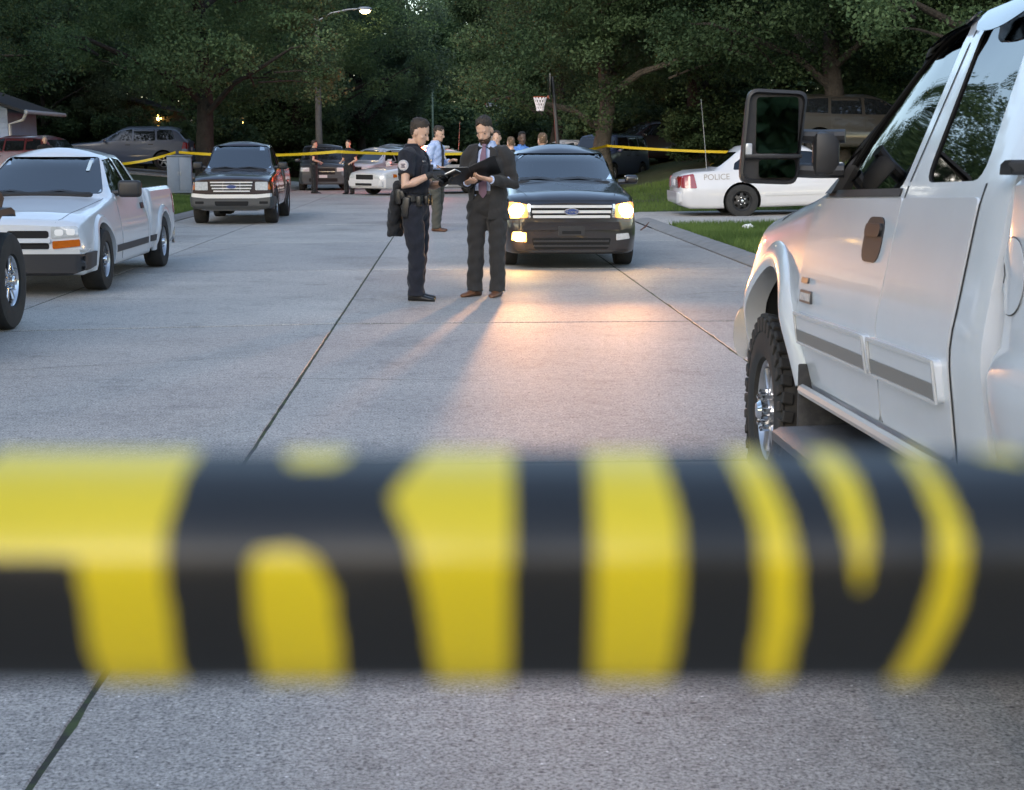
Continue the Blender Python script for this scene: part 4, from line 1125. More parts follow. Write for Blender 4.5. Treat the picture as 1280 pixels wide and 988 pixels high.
RT = [(pale, 5.0, 48.5, .95, 1.0, 'pale barked tree in front of the blue van on the right lawn'),
      (oak, 4.9, 70, 1.0, 1.4, 'dark leaning oak behind the basketball hoop'),
      (oak, 11.2, 43, 1.0, 3.6, 'dense dark oak above the police sedan in the driveway'),
      (maple, 14.5, 36.5, .95, .9, 'dark maple hanging over the white pickup cab'),
      (oak, 17.5, 47, 1.1, 5.2, 'shady oak behind the tan pickup'),
      (maple, 9.5, 58, 1.05, 2.4, 'dark maple beside the maroon utility vehicle'),
      (oak, 15.5, 60, 1.1, .2, 'dense oak deep in the right yards'), (maple, 21, 38, 1.05, 3.1, 'maple at the far right above the pickup hood'),
      (maple, 8.2, 82, 1.1, 4.8, 'maple beyond the hoop on the right kerb'),
      (tall, 22, 62, 1.0, 2.6, 'tall tree in the right backyards'), (tall, 29, 52, 1.0, 1.0, 'tall tree in the right backyards'), (tall, 15, 80, 1.0, 5.0, 'tall tree in the right backyards'), (tall, 24, 82, 1.1, 3.5, 'tall tree in the right backyards')]
for p, x, y, s, r_, l in RT: plant(p, x, y, s, r_, l, GR)
for i, (x, y, s) in enumerate([(-20, 116, 1.1), (-11, 120, 1.05), (-4.5, 124, 1.0), (1.8, 128, .95), (8, 122, 1.0), (15, 116, 1.1), (23, 112, 1.1), (32, 100, 1.1), (-30, 108, 1.1), (-41, 98, 1.1), (41, 84, 1.1), (-43, 76, 1.0), (38, 66, 1.0)]):
    plant(tall, x, y, s, i * 1.7, 'tall green tree closing the far end of the street', GF)
# trees behind and beside the camera, seen in the truck's glass and mirrors
for i, (p, x, y, s) in enumerate([(maple, -15, 12, .9), (oak, -17, 24, .95), (slim, -13.5, 31, .85), (maple, -18, -2, 1.0), (oak, 12.5, -12, .95), (maple, -13, -18, 1.0), (tall, 8, -26, 1.0), (tall, -4, -45, 1.0), (oak, 15, 20, .9), (tall, 3, -38, .9), (tall, -11, -34, 1.0)]):
    plant(p, x, y, s, i * 2.1, ['maple tree in the nearest left yard', 'oak tree in the left yard beside the white compact pickup', 'slender ash tree in the left yard', 'maple tree left of the viewpoint', 'oak tree behind the viewpoint on the right', 'maple tree behind the viewpoint on the left', 'tall tree behind the viewpoint', 'tall tree far behind the viewpoint', 'oak tree behind the white pickup hood', 'tall tree behind the viewpoint', 'tall tree far behind the viewpoint'][i], 'trees of the near yards')
BL = [(-13, 64.5, 1.0), (-10.2, 65, 1.1), (-7.6, 72, 1.2), (-16.5, 66, 1.1), (-20, 60, 1.3), (-24, 62, 1.2), (-9, 78, 1.5), (-6.8, 88, 1.6), (-11, 90, 1.7)]
for i, (x, y, s) in enumerate(BL): plant(bush, x, y, s, i * 1.3, 'dark bush in the undergrowth on the left', 'bushes on the left', 'bush', sxy=1.2)
BR = [(8.6, 49.5, .75), (10.6, 47, .8), (12.8, 46, .8), (14.8, 41.5, .9), (17.2, 40, 1.0), (9.6, 52.5, .9), (13.6, 51, 1.1), (19.5, 43, 1.2), (7.6, 64, 1.3), (11.5, 66, 1.5), (5.6, 86, 1.5), (6, 100, 1.6), (20, 50, 1.4), (16, 54, 1.4)]
for i, (x, y, s) in enumerate(BR): plant(bush, x, y, s, i * 1.9, 'dark bush on the right bank', 'bushes on the right', 'bush', sxy=1.3)
for i, (x, y, s) in enumerate([(-6, 112, 2), (-1, 114, 2.2), (3.5, 126, 2), (8, 120, 2.2), (12, 105, 2.2), (-11, 108, 2.2)]): plant(bush, x, y, s, i, 'bush closing the far end of the road', 'bushes at the road end', 'bush', sxy=1.4)
for i, (x, y, s) in enumerate([(-9, -22, 2.6), (-5.5, -24, 2.8), (-1.5, -25, 2.9), (2.5, -24, 2.8), (6.5, -22, 2.6)]): plant(bush, x, y, s, i * 1.1, 'tall bush added behind the camera to darken the tow mirror', 'added bushes behind the viewpoint', 'bush', sxy=1.3)  # unseen bush row, added so the tow mirror reflects dark leaves, not sky
ORD = ['first', 'second', 'third', 'fourth', 'fifth', 'sixth', 'seventh', 'eighth', 'ninth', 'tenth', 'eleventh', 'twelfth', 'thirteenth', 'fourteenth', 'fifteenth']
for old, txt in (('dark bush in the undergrowth on the left', 'dark bush, %s from the left in the undergrowth beyond the left lawn'), ('dark bush on the right bank', 'dark bush, %s from the left among those on the right bank'),
                 ('bush closing the far end of the road', 'bush closing the far end of the road, %s from the left'), ('tall green tree closing the far end of the street', 'tall green tree closing the end of the street, %s from the left'),
                 ('tall tree in the left backyards', 'tall tree in the left backyards, %s from the left'), ('tall tree in the right backyards', 'tall tree in the right backyards, %s from the left')):
    for i, o in enumerate(sorted([o for o in COL.objects if o.get('label') == old], key=lambda o: o.location.x / o.location.y)): o['label'] = txt % ORD[i]
# woods beyond, one mass
rs = np.random.RandomState(5)
N = 26000
ang = rs.uniform(-.75, .75, N); dist = rs.uniform(135, 190, N)
hh = rs.uniform(0, 1, N) ** .8 * (17 + 4 * np.sin(ang * 31) + 2.5 * np.sin(ang * 77 + 1))
P = np.stack([np.sin(ang) * dist, np.cos(ang) * dist, hh + .5], 1)
me = leaves_mesh('far_woods', P, rs.uniform(.8, 2.0, N), rs); me.materials.append(LEAF[1])
tag(link('far_woods', me), kind='stuff')

# grass blades on the verges
def grass(name, regions, n, seed, hgt, parent=None):
    rs = np.random.RandomState(seed); pts = []
    for (x0, x1, y0, y1, w_) in regions:
        k = int(n * w_)
        x = rs.uniform(x0, x1, k); y = rs.uniform(y0, y1, k)
        pts.append(np.stack([x, y, np.array([zt(a, b) for a, b in zip(x, y)])], 1))
    P = np.concatenate(pts); N = len(P)
    keep = np.array([noise.noise(Vector((p[0] * .9, p[1] * .9, 0))) > -.45 for p in P]); P = P[keep]; N = len(P)
    a = rs.uniform(0, 2 * PI, N); h = hgt * rs.uniform(.4, 1.3, N); wd = .0075 + rs.uniform(0, .006, N)
    dx, dy = np.cos(a), np.sin(a); ln = rs.uniform(-.6, .6, N) * h; lm = rs.uniform(-.6, .6, N) * h
    V = np.stack([P + np.stack([-dx * wd, -dy * wd, -0.02 + 0 * h], 1), P + np.stack([dx * wd, dy * wd, -.02 + 0 * h], 1), P + np.stack([ln, lm, h], 1)], 1).reshape(-1, 3)
    me = bpy.data.meshes.new(name)
    me.vertices.add(N * 3); me.vertices.foreach_set('co', V.astype('f').ravel())
    me.loops.add(N * 3); me.polygons.add(N)
    me.loops.foreach_set('vertex_index', np.arange(N * 3).astype('i')); me.polygons.foreach_set('loop_start', (np.arange(N) * 3).astype('i'))
    me.update(calc_edges=True)
    me.materials.append(leaf_mat('grass blades', (.07, .12, .032), (.14, .21, .06)) if 'grass blades' not in MATS else MATS['grass blades'])
    return tag(link(name, me), kind='stuff')
grass('grass', [(4.08, 9, 12, 28.4, .6), (-8.5, -6.1, 24, 44, .25), (4.1, 12, 34.2, 46, .2)], 130000, 3, .105)
# ------------------------------------------------------------------ people
skin = M('skin', (.56, .35, .26), .5, nz=(14, .35, (.48, .25, .18)))
skin_dark = M('dark skin', (.10, .055, .038), .5, nz=(14, .3, (.07, .035, .025)))
def cloth(name, c, k=.45): return M('cloth ' + name, c, .92, nz=(7, k, tuple(x * .55 for x in c)), bump=(9, .5, .03), sheen=.1)
hair_m = M('dark brown hair', (.022, .015, .011), .7, nz=(60, .5, (.045, .03, .02)), bump=(120, .6, .006))
navy = cloth('navy', (.007, .009, .018)); suit_m = cloth('charcoal suit', (.024, .023, .024)); lblue = cloth('pale blue', (.42, .52, .75), .15)
olive = cloth('olive grey', (.075, .072, .058)); blackc = cloth('black', (.010, .010, .012)); leather = M('black leather', (.012, .012, .013), .4, bump=(90, .3, .003))
brownl = M('brown leather', (.16, .065, .03), .4, nz=(12, .5, (.07, .028, .014))); tie_m = cloth('mauve tie', (.20, .12, .17)); white_c = M('white paper', (.75, .75, .74), .8)
beard_m = M('beard hair', (.045, .022, .012), .8, nz=(70, .5, (.08, .045, .025)), bump=(120, .7, .006))

HEAD = [(-.012, .062, .022, .022), (.002, .060, .043, .040), (.03, .042, .056, .062), (.07, .022, .064, .082), (.11, .008, .070, .093), (.15, .0, .074, .098), (.185, -.006, .073, .095), (.215, -.010, .062, .080), (.237, -.012, .040, .052), (.247, -.012, .015, .02)]
def head_rings(k=1.0, n=24, lo=0):
    out = []
    for z, yc, rx, ry in HEAD[lo:]:
        ring = []
        for i in range(n):
            a = 2 * PI * i / n; c, s = math.cos(a), math.sin(a)
            ring.append(Vector((rx * k * (abs(c) ** .9) * (1 if c > 0 else -1), yc + ry * k * s * (1.0 if s > 0 else .98), .115 + (z - .115) * k)))
        out.append(ring)
    return out
def frame(pos, d, up):
    d = Vector(d).normalized(); u = Vector(up); u = (u - d * u.dot(d)).normalized(); s = d.cross(u)
    return Matrix(((s.x, d.x, u.x, pos[0]), (s.y, d.y, u.y, pos[1]), (s.z, d.z, u.z, pos[2]), (0, 0, 0, 1)))
def hand(bm, pos, d, up, side=1, curl=.6, k=1.0, thumb=.6):
    """wrist at pos, fingers run along d, back of the hand faces up; side=+1 puts the thumb on +x of the frame"""
    F_ = frame(pos, d, up); v0 = len(bm.verts)
    T = lambda p: F_ @ Vector((p[0] * k, p[1] * k, p[2] * k))
    rings = []
    for y, hw, hh in ((-.02, .026, .02), (.01, .030, .019), (.05, .041, .016), (.085, .043, .014), (.10, .038, .011)):
        rings.append([T((hw * math.cos(2 * PI * i / 12), y, hh * math.sin(2 * PI * i / 12))) for i in range(12)])
    loft(bm, rings)
    for i, (x, L) in enumerate(((.031, .072), (.010, .080), (-.011, .075), (-.031, .058))):
        x *= side; p = Vector((x, .092, 0)); a = curl * (.45 + .06 * i); pts = [p]
        for s_ in (.45, .3, .25):
            p = p + Vector((0, math.cos(a), -math.sin(a))) * L * s_; pts.append(p); a += curl * .75
        tube(bm, [T(q) for q in pts], [.0095 * k, .0092 * k, .0085 * k, .0065 * k], 8)
    p = Vector((.034 * side, .02, -.004)); pts = [p, p + Vector((.022 * side, .026, -.010)), p + Vector((.030 * side, .052, -.016 - .02 * thumb)), p + Vector((.024 * side, .074, -.022 - .04 * thumb))]
    tube(bm, [T(q) for q in pts], [.013 * k, .0115 * k, .010 * k, .0075 * k], 8)
def rings_from(lst, n=20, sq=1.0):
    """lst: (cx, cy, cz, rx, ry, lean) ellipses, squarish when sq < 1"""
    out = []
    for r in lst:
        cx, cy, cz, rx, ry = r[:5]
        ring = []
        for i in range(n):
            a = 2 * PI * i / n; c, s = math.cos(a), math.sin(a)
            ring.append((cx + rx * math.copysign(abs(c) ** sq, c), cy + ry * math.copysign(abs(s) ** sq, s), cz))
        out.append(ring)
    return out

class Person:
    """stands at the origin facing +Y; its right hand is on +X"""
    def __init__(s, label, loc, rz, vox=.011, height=1.8, sk=skin, group=None):
        s.root = thing('person', label, 'person', loc, rz, group); k = height / 1.8; s.root.scale = (k, k, k); s.vox = vox; s.sk = sk
        s.bm = bmesh.new()
    def legs(s, feet, knees, hips_y=0, hipx=.095, toe=(0, 0)):
        """feet, knees: right then left (x, y) on the ground / (x, y, z)"""
        s.legd = []
        for i in (0, 1):
            sg = 1 if i == 0 else -1
            f, kn = feet[i], knees[i]
            H_ = Vector((sg * hipx, hips_y, .93)); K_ = Vector(kn); A_ = Vector((f[0], f[1], .085))
            s.legd.append((H_, K_, A_, toe[i]))
            tube(s.bm, [H_, H_.lerp(K_, .5), K_, K_.lerp(A_, .35), A_.lerp(K_, .15), A_], [.085, .072, .055, .056, .042, .042], 12)
    def torso(s, ty=0, lean=0):
        s.ty, s.lean = ty, lean
        L = lambda z: ty + lean * (z - .93)
        s.L = L
        loft(s.bm, rings_from([(0, L(.84), .84, .10, .09), (0, L(.93), .93, .165, .11), (0, L(1.05), 1.05, .145, .098), (0, L(1.2), 1.2, .155, .105), (0, L(1.33), 1.33, .175, .11), (0, L(1.42), 1.42, .17, .095), (0, L(1.47) - .01, 1.475, .12, .07), (0, L(1.5) - .01, 1.50, .065, .06)]))
        tube(s.bm, [(0, L(1.45) - .015, 1.45), (0, L(1.52), 1.52), (0, L(1.58) + .015, 1.585)], [.062, .058, .056], 14)
    def arm(s, side, elbow, wrist, hd=None, hup=(0, 0, 1), curl=.6, hand_on=True, bm=None, grow=1.0, thumb=.6):
        S_ = Vector((side * .175, s.L(1.43), 1.425)); E_ = Vector(elbow); W_ = Vector(wrist)
        s.arms = getattr(s, 'arms', {}); s.arms[side] = (S_, E_, W_)
        tube(s.bm, [S_ + Vector((-side * .05, 0, .0)), S_, S_.lerp(E_, .5), E_, E_.lerp(W_, .35), W_], [.06, .062, .05, .042, .043, .029], 12)
        if hand_on: hand(s.bm, W_ + (W_ - E_).normalized() * .01, hd or (W_ - E_), hup, side, curl, 1.0, thumb)
    def head(s, pitch=0, yaw=0, hair='short', hair_mat=None, beard=None, hat=None):
        piv = Vector((0, s.L(1.55) + .01, 1.545))
        Mx = Matrix.Translation(piv) @ Matrix.Rotation(yaw, 4, 'Z') @ Matrix.Rotation(-pitch, 4, 'X') @ Matrix.Translation((0, .005, .008))
        s.Mh = Mx; v0 = len(s.bm.verts); s.bm.verts.ensure_lookup_table()
        h0 = set(s.bm.verts)
        loft(s.bm, head_rings())
        tube(s.bm, [(0, .092, .128), (0, .106, .10), (0, .116, .082), (0, .098, .072)], [.008, .0125, .0165, .012], 8)     # nose
        ellipsoid(s.bm, (0, .088, .143), (.052, .014, .012), 10)                                                         # brow
        ellipsoid(s.bm, (0, .094, .045), (.026, .012, .008), 10); ellipsoid(s.bm, (0, .093, .032), (.022, .011, .007), 10)  # lips
        ellipsoid(s.bm, (0, .082, .008), (.03, .022, .018), 10)                                                          # chin
        for sg in (-1, 1):
            ellipsoid(s.bm, (sg * .077, -.002, .105), (.010, .022, .034), 10, (0, 0, sg * .35))
            ellipsoid(s.bm, (sg * .045, .065, .085), (.022, .02, .02), 10)
        bmesh.ops.transform(s.bm, matrix=Mx, verts=[v for v in s.bm.verts if v not in h0])
        s.extra = []
        eb = bmesh.new()
        for sg in (-1, 1): ellipsoid(eb, (sg * .031, .086, .118), (.013, .009, .0065), 10)
        bmesh.ops.transform(eb, matrix=Mx, verts=eb.verts[:]); s.extra.append(('eyes', eb, M('eye', (.02, .015, .012), .2)))
        for nm, mm, test, kk in (('hair', hair_mat or hair_m, lambda v: (v.z > .185 and v.y < .075) or (v.z > .16 and v.y < .05 and v.z - .16 > (v.y - .0) * .4) or (v.y < -.005 and v.z > .055 and v.z > .06 + (v.y + .06) * .5) if hair != 'crop' else (v.z > .17 and v.y < .07) or (v.y < -.02 and v.z > .07), 1.05 if hair != 'crop' else 1.025),
                                 ('beard', beard, lambda v: (v.z < .056 and v.y > .01) and not (abs(v.x) < .015 and .037 < v.z < .049) or (v.z < .105 and .0 < v.y < .03), 1.045)):
            if mm is None or (nm == 'hair' and hair is None): continue
            b = bmesh.new(); n = 40
            rg_ = []
            src = head_rings(kk, n)
            for a, c in zip(src, src[1:]):
                rg_.append(a); rg_ += [[p.lerp(q, t) for p, q in zip(a, c)] for t in (.25, .5, .75)]
            rg_.append(src[-1]); loft(b, rg_)
            dele = [f for f in b.faces if not test(f.calc_center_median())]
            bmesh.ops.delete(b, geom=dele, context='FACES')
            if not b.faces: b.free(); continue
            rr = bmesh.ops.extrude_face_region(b, geom=b.faces[:])
            for g in rr['geom']:
                if isinstance(g, bmesh.types.BMVert): g.co = Vector((g.co.x * .88, g.co.y * .88, .115 + (g.co.z - .115) * .9))
            for v in b.verts:
                v.co += (v.co - Vector((0, 0, .1))).normalized() * .010 * noise.noise(v.co * 60)
                if nm == 'hair' and v.co.z > .2 and v.co.y > .0: v.co.z += .008; v.co.y += .006
            bmesh.ops.transform(b, matrix=Mx, verts=b.verts[:]); s.extra.append((nm, b, mm))
    def build(s):
        o = obj('body', s.bm, s.sk, s.root); remesh(o, s.vox * .75, 2)
        for nm, b, m in s.extra: obj(nm, b, m, s.root)
        return s
    def garment(s, name, build, m, vox=None, smooth=3, folds=(9, .012), parent=None):
        b = bmesh.new(); build(b)
        o = obj(name, b, m, parent or s.root); remesh(o, vox or s.vox, smooth, .5, folds); return o
    def trousers(s, m, w=1.0, shoes=leather, heel=.02):
        def f(b):
            L = s.L
            loft(b, rings_from([(0, L(.80), .80, .08, .09), (0, L(.86), .86, .165, .125), (0, L(.93), .93, .185, .13), (0, L(1.02), 1.02, .168, .118), (0, L(1.05), 1.055, .162, .112)]))
            for H_, K_, A_, _ in s.legd:
                tube(b, [H_ + Vector((0, 0, .02)), H_.lerp(K_, .45), K_, K_.lerp(A_, .5), A_ + Vector((0, -.005, .07)), A_ + Vector((0, .0, -.035))], [.108 * w, .098 * w, .080 * w, .077 * w, .074 * w, .082 * w], 16)
        o = s.garment('trousers', f, m)
        for H_, K_, A_, toe in s.legd:
            b = bmesh.new(); c, n = math.cos(toe), math.sin(toe)
            rings = []
            for y, hw, h in ((-.085, .022, .045), (-.07, .036, .075), (-.02, .04, .095), (.05, .044, .075), (.11, .048, .052), (.16, .044, .042), (.19, .028, .034), (.20, .01, .025)):
                ring = []
                for i in range(14):
                    a = 2 * PI * i / 14
                    xx, zz = hw * math.cos(a), max(.0, h * .5 + h * .5 * math.sin(a) * 1.02)
                    ring.append((A_.x + xx * c + y * n, A_.y - xx * n + y * c, zz))
                rings.append(ring)
            loft(b, rings)
            obj('shoe', b, shoes, s.root, 50)
        return o
    def shirt(s, m, sleeve=1.0, name='shirt', g=0.0, hem=.98, arms=True, folds=(9, .012), collar=True, nar=1.0, a0=0.):
        def f(b):
            L = s.L
            loft(b, rings_from([(0, L(hem), hem, .165 + g, .115 + g), (0, L(1.06), 1.06, .165 + g, .115 + g), (0, L(1.2), 1.2, .172 + g, .12 + g), (0, L(1.33), 1.33, (.19 + g) * nar, .125 + g), (0, L(1.42), 1.42, (.185 + g) * nar, .11 + g), (0, L(1.475) - .01, 1.48, (.13 + g * .6) * nar, .095 + g * .5), (0, L(1.52) - .008, 1.528, .078 + g * .3, .08 + g * .3)]))
            if arms:
                for sg, (S_, E_, W_) in s.arms.items():
                    if a0: tube(b, [S_.lerp(E_, a0), E_, E_.lerp(W_, .4), E_.lerp(W_, .93)], [.05, .052, .048, .043], 14)
                    elif sleeve >= 1: tube(b, [S_ + Vector((-sg * .06, 0, .01)), S_ + Vector((sg * .005, 0, .005)), S_.lerp(E_, .5), E_, E_.lerp(W_, .4), E_.lerp(W_, .93)], [.075 + g, .078 + g, .066 + g, .058 + g, .054 + g, .043 + g * .7], 14)
                    else: tube(b, [S_ + Vector((-sg * .06, 0, .01)), S_ + Vector((sg * .005, 0, .005)), S_.lerp(E_, sleeve * .6), S_.lerp(E_, sleeve)], [.075 + g, .080 + g, .072 + g, .070 + g], 14)
        o = s.garment(name, f, m, folds=folds)
        if collar:
            b = bmesh.new(); y0 = s.L(1.52)
            rg_ = [[(.070 * math.cos(a), y0 - .004 + .068 * math.sin(a), 1.50), (.068 * math.cos(a), y0 + .004 + .066 * math.sin(a), 1.545), (.080 * math.cos(a), y0 + .082 * math.sin(a), 1.535), (.088 * math.cos(a), y0 + .09 * math.sin(a), 1.495 - .02 * max(0, math.sin(a)))] for a in [PI / 2 + .35 + i * (2 * PI - .7) / 24 for i in range(25)]]
            loft(b, rg_, closed=False, cap=False); obj('collar', b, m, o)
        return o

# --- the man in the suit, reading an open folder
p = Person('bearded man in charcoal suit and mauve tie reading a folder in the road', (.375, 15.18, 0), R(163), .009, 1.835)
p.legs([(.13, .02), (-.10, .0)], [(.118, .02, .50), (-.105, .01, .50)], 0, .095, (.45, .05))
p.torso(0, .0)
p.arm(1, (.245, -.03, 1.13), (.14, .23, 1.14), hd=(-.55, .75, .1), hup=(.5, -.2, -.8), curl=.5)
p.arm(-1, (-.255, -.01, 1.13), (-.09, .27, 1.17), hd=(.85, .35, .18), hup=(-.1, .45, -.9), curl=.55)
p.head(R(28), R(-8), 'short', hair_m, beard_m)
p.build(); p.trousers(suit_m, 1.05, brownl)
sh = p.shirt(lblue, 1.0, hem=.96, folds=(8, .006), nar=.84, a0=.75)
b = bmesh.new(); y_ = p.L(1.4)
tube(b, [(0, .112, 1.505), (0, .122, 1.485)], [(.024, .02), (.018, .016)], 10)
tube(b, [(0, .122, 1.485), (.004, .146, 1.40), (.008, .152, 1.25), (.01, .148, 1.08), (.012, .138, 1.03), (.012, .132, .985)], [(.018, .010), (.03, .010), (.038, .010), (.043, .010), (.04, .009), (.004, .004)], 12, up=Vector((0, 1, 0)))
obj('tie', b, tie_m, sh)
b = bmesh.new(); loft(b, rings_from([(0, 0, 1.02, .176, .128), (0, 0, 1.055, .176, .128)])); box(b, (0.01, .13, 1.037), (.045, .01, .034), .004); obj('belt', b, leather, p.root)
def jk(b):
    loft(b, rings_from([(0, -.01, .77, .218, .145), (0, -.01, .84, .212, .150), (0, -.005, .95, .196, .147), (0, 0, 1.08, .183, .142), (0, 0, 1.2, .19, .146), (0, 0, 1.33, .20, .150), (0, -.003, 1.40, .195, .132), (0, -.008, 1.455, .155, .108), (0, -.012, 1.495, .098, .088), (0, -.014, 1.515, .08, .08)], 28))
    for sg, (S_, E_, W_) in p.arms.items():
        tube(b, [S_ + Vector((-sg * .09, 0, .035)), S_ + Vector((-sg * .03, 0, .018)), S_ + Vector((sg * .005, 0, -.03)), S_.lerp(E_, .5) + Vector((sg * .006, 0, 0)), E_ + Vector((sg * .006, 0, -.01)), E_.lerp(W_, .45), E_.lerp(W_, .9)], [.055, .075, .084, .076, .070, .063, .055], 16)
j = p.garment('jacket', jk, suit_m, .009, 3, (8, .013))
cut = bmesh.new()
prism(cut, [(-.035, 1.60), (.05, 1.60), (.06, 1.48), (.085, 1.38), (.095, 1.2), (.11, 1.0), (.185, .70), (-.03, .70), (-.06, 1.0), (-.07, 1.2), (-.068, 1.36), (-.05, 1.48)], 'y', .085, .5)
bmesh.ops.recalc_face_normals(cut, faces=cut.faces[:])
cm = bpy.data.meshes.new('cut'); cut.to_mesh(cm); cut.free(); cm.materials.append(suit_m); co = link('cut', cm, p.root)
boolean(j, co)
for sg in (-1, 1):     # lapels
    b = bmesh.new(); lx = .062 if sg > 0 else -.058
    pts = [(lx + .0, 1.49), (lx + sg * .055, 1.46), (lx + sg * .075, 1.40), (lx + sg * .05, 1.395), (lx + sg * .06, 1.36), (lx + sg * .03, 1.22), (lx + (.03 if sg > 0 else 0), 1.16), (lx + (.02 if sg > 0 else -.003), 1.3)]
    yv = lambda x, z: .152 - (x / .22) ** 2 * .10 - max(0, z - 1.38) * .42
    loft(b, [[(x, yv(x, z) + o_, z) for x, z in pts] for o_ in (-.01, .014)]); obj('lapel', b, suit_m, j)
p.root['label'] = p.root['label']
# folder: two covers, pages; held by the left hand from below
ft = thing('folder', 'open black folder with white pages held by the man in the suit', 'folder', (0, 0, 0), 0)
fm = Matrix.Translation(p.root.location) @ Matrix.Rotation(R(163), 4, 'Z') @ Matrix.Diagonal((1.02, 1.02, 1.02, 1))
base = fm @ Matrix.Translation((.075, .30, 1.205)) @ Matrix.Rotation(R(33), 4, 'X') @ Matrix.Rotation(R(6), 4, 'Y')
for sg, ang in ((1, R(-4)), (-1, R(-24))):
    for nm, mm, z0, th, w_, h_ in (('cover', leather, 0, .006, .275, .31), ('pages', white_c, .008, .008, .255, .285)):
        b = bmesh.new(); box(b, (sg * (w_ / 2 + .004), 0, z0), (w_, h_, th), .003)
        bmesh.ops.transform(b, matrix=base @ Matrix.Rotation(ang * sg, 4, 'Y'), verts=b.verts[:]); obj(nm, b, mm, ft, 30)
b = bmesh.new(); tube(b, [base @ Vector((0, -.155, -.002)), base @ Vector((0, .155, -.002))], .007, 8); obj('spine', b, leather, ft)

# --- the uniformed officer writing in a notebook
p = Person('dark haired officer in navy uniform and black gloves writing in a notebook in the road', (-.345, 14.82, 0), R(-108), .009, 1.80)
p.legs([(.10, .03), (-.10, -.04)], [(.105, .035, .50), (-.10, .0, .50)], -.01, .095, (.1, -.1))
p.torso(-.01, -.03)
p.arm(1, (.265, -.02, 1.13), (.155, .20, 1.24), hd=(-.15, .9, .25), hup=(.25, -.2, .9), curl=.7, hand_on=False)
p.arm(-1, (-.25, .06, 1.12), (-.05, .27, 1.16), hd=(.5, .7, .1), hup=(-.2, .2, -.9), curl=.5, hand_on=False)
p.head(R(22), R(3), 'short', hair_m)
p.build(); p.trousers(navy, 1.08, leather)
sh = p.shirt(navy, .62, hem=.98, g=.008)
vest = p.garment('vest', lambda b: loft(b, rings_from([(0, p.L(1.06), 1.06, .178, .140), (0, p.L(1.2), 1.2, .19, .150), (0, p.L(1.32), 1.32, .188, .150), (0, p.L(1.41), 1.41, .15, .125), (0, p.L(1.46), 1.455, .12, .09)])), navy, folds=(11, .006))
for sg in (-1, 1):
    b = bmesh.new(); box(b, (sg * .09, p.L(1.26) + .142, 1.27), (.11, .03, .12), .012); box(b, (sg * .09, p.L(1.3) + .15, 1.325), (.115, .02, .035), .008); obj('pocket', b, navy, vest)
b = bmesh.new(); tube(b, [(-.09, p.L(1.38) + .135, 1.415), (-.09, p.L(1.38) + .15, 1.385), (-.09, p.L(1.38) + .145, 1.35)], [(.012, .005), (.028, .007), (.006, .004)], 8, up=Vector((0, 1, 0))); obj('badge', b, M('silver badge', (.6, .6, .62), .3, .9), vest)
b = bmesh.new(); box(b, (.09, p.L(1.36) + .145, 1.372), (.075, .006, .014), .002); obj('name_bar', b, M('silver badge'), vest)
# sleeve patch: round emblem on both upper arms
for sg in (-1, 1):
    S_, E_, W_ = p.arms[sg]; c = S_.lerp(E_, .30) + Vector((sg * .086, 0, 0))
    for nm, r_, x_, mm in (('sleeve_patch', .052, 0, M('patch grey', (.42, .42, .46), .8)), ('patch_field', .038, .004, M('patch pale', (.55, .50, .52), .8)), ('patch_emblem', .02, .008, M('patch navy', (.06, .05, .09), .8))):
        b = bmesh.new(); lathe(b, [(-.012, r_ * .98), (.008 + x_, r_), (.010 + x_, .0005)], 20, 'x')
        if nm == 'patch_emblem':
            b.free(); b = bmesh.new()
            for zz, ww in ((.012, .045), (-.002, .03), (-.016, .045)): box(b, (.016, 0, zz), (.006, ww, .007), .001)
        bmesh.ops.transform(b, matrix=Matrix.Translation(c) @ Matrix.Scale(sg, 4, (1, 0, 0)) @ Matrix.Rotation(R(6), 4, 'Y'), verts=b.verts[:]); obj(nm, b, mm, sh if nm == 'sleeve_patch' else sh)
b = bmesh.new(); loft(b, rings_from([(0, p.L(1), .985, .196, .142), (0, p.L(1), 1.04, .192, .138)])); bl = obj('duty_belt', b, leather, p.root)
for nm, x, y, z, s_ in (('holster', .205, -.02, .93, (.05, .075, .2)), ('pouch', .16, .10, .985, (.06, .05, .11)), ('pouch', -.16, .10, .99, (.06, .05, .11)), ('pouch', .06, .145, .995, (.07, .04, .09)), ('radio', .19, -.10, 1.03, (.045, .06, .15)), ('pouch', .0, -.145, 1.0, (.09, .04, .08))):
    b = bmesh.new(); box(b, (x, p.L(1) + y, z), s_, .014, (R(-8) if nm == 'holster' else 0, 0, 0)); 
    if nm == 'holster': box(b, (x + .01, p.L(1) + y - .035, z + .12), (.03, .05, .08), .01, (R(25), 0, 0))
    obj(nm, b, leather, bl)
for sg, hd, hup, cu in ((1, (-.25, .9, .15), (.5, -.1, .8), .75), (-1, (.55, .7, .1), (-.3, .3, -.85), .6)):
    S_, E_, W_ = p.arms[sg]; b = bmesh.new(); hand(b, W_ + (W_ - E_).normalized() * .01, hd, hup, sg, cu, 1.12)
    tube(b, [W_.lerp(E_, .14), W_, W_ + (W_ - E_).normalized() * .03], [.037, .034, .034], 12)
    g_ = obj('glove', b, M('black glove', (.014, .015, .017), .75, bump=(60, .5, .006)), p.root); remesh(g_, .0065, 2)
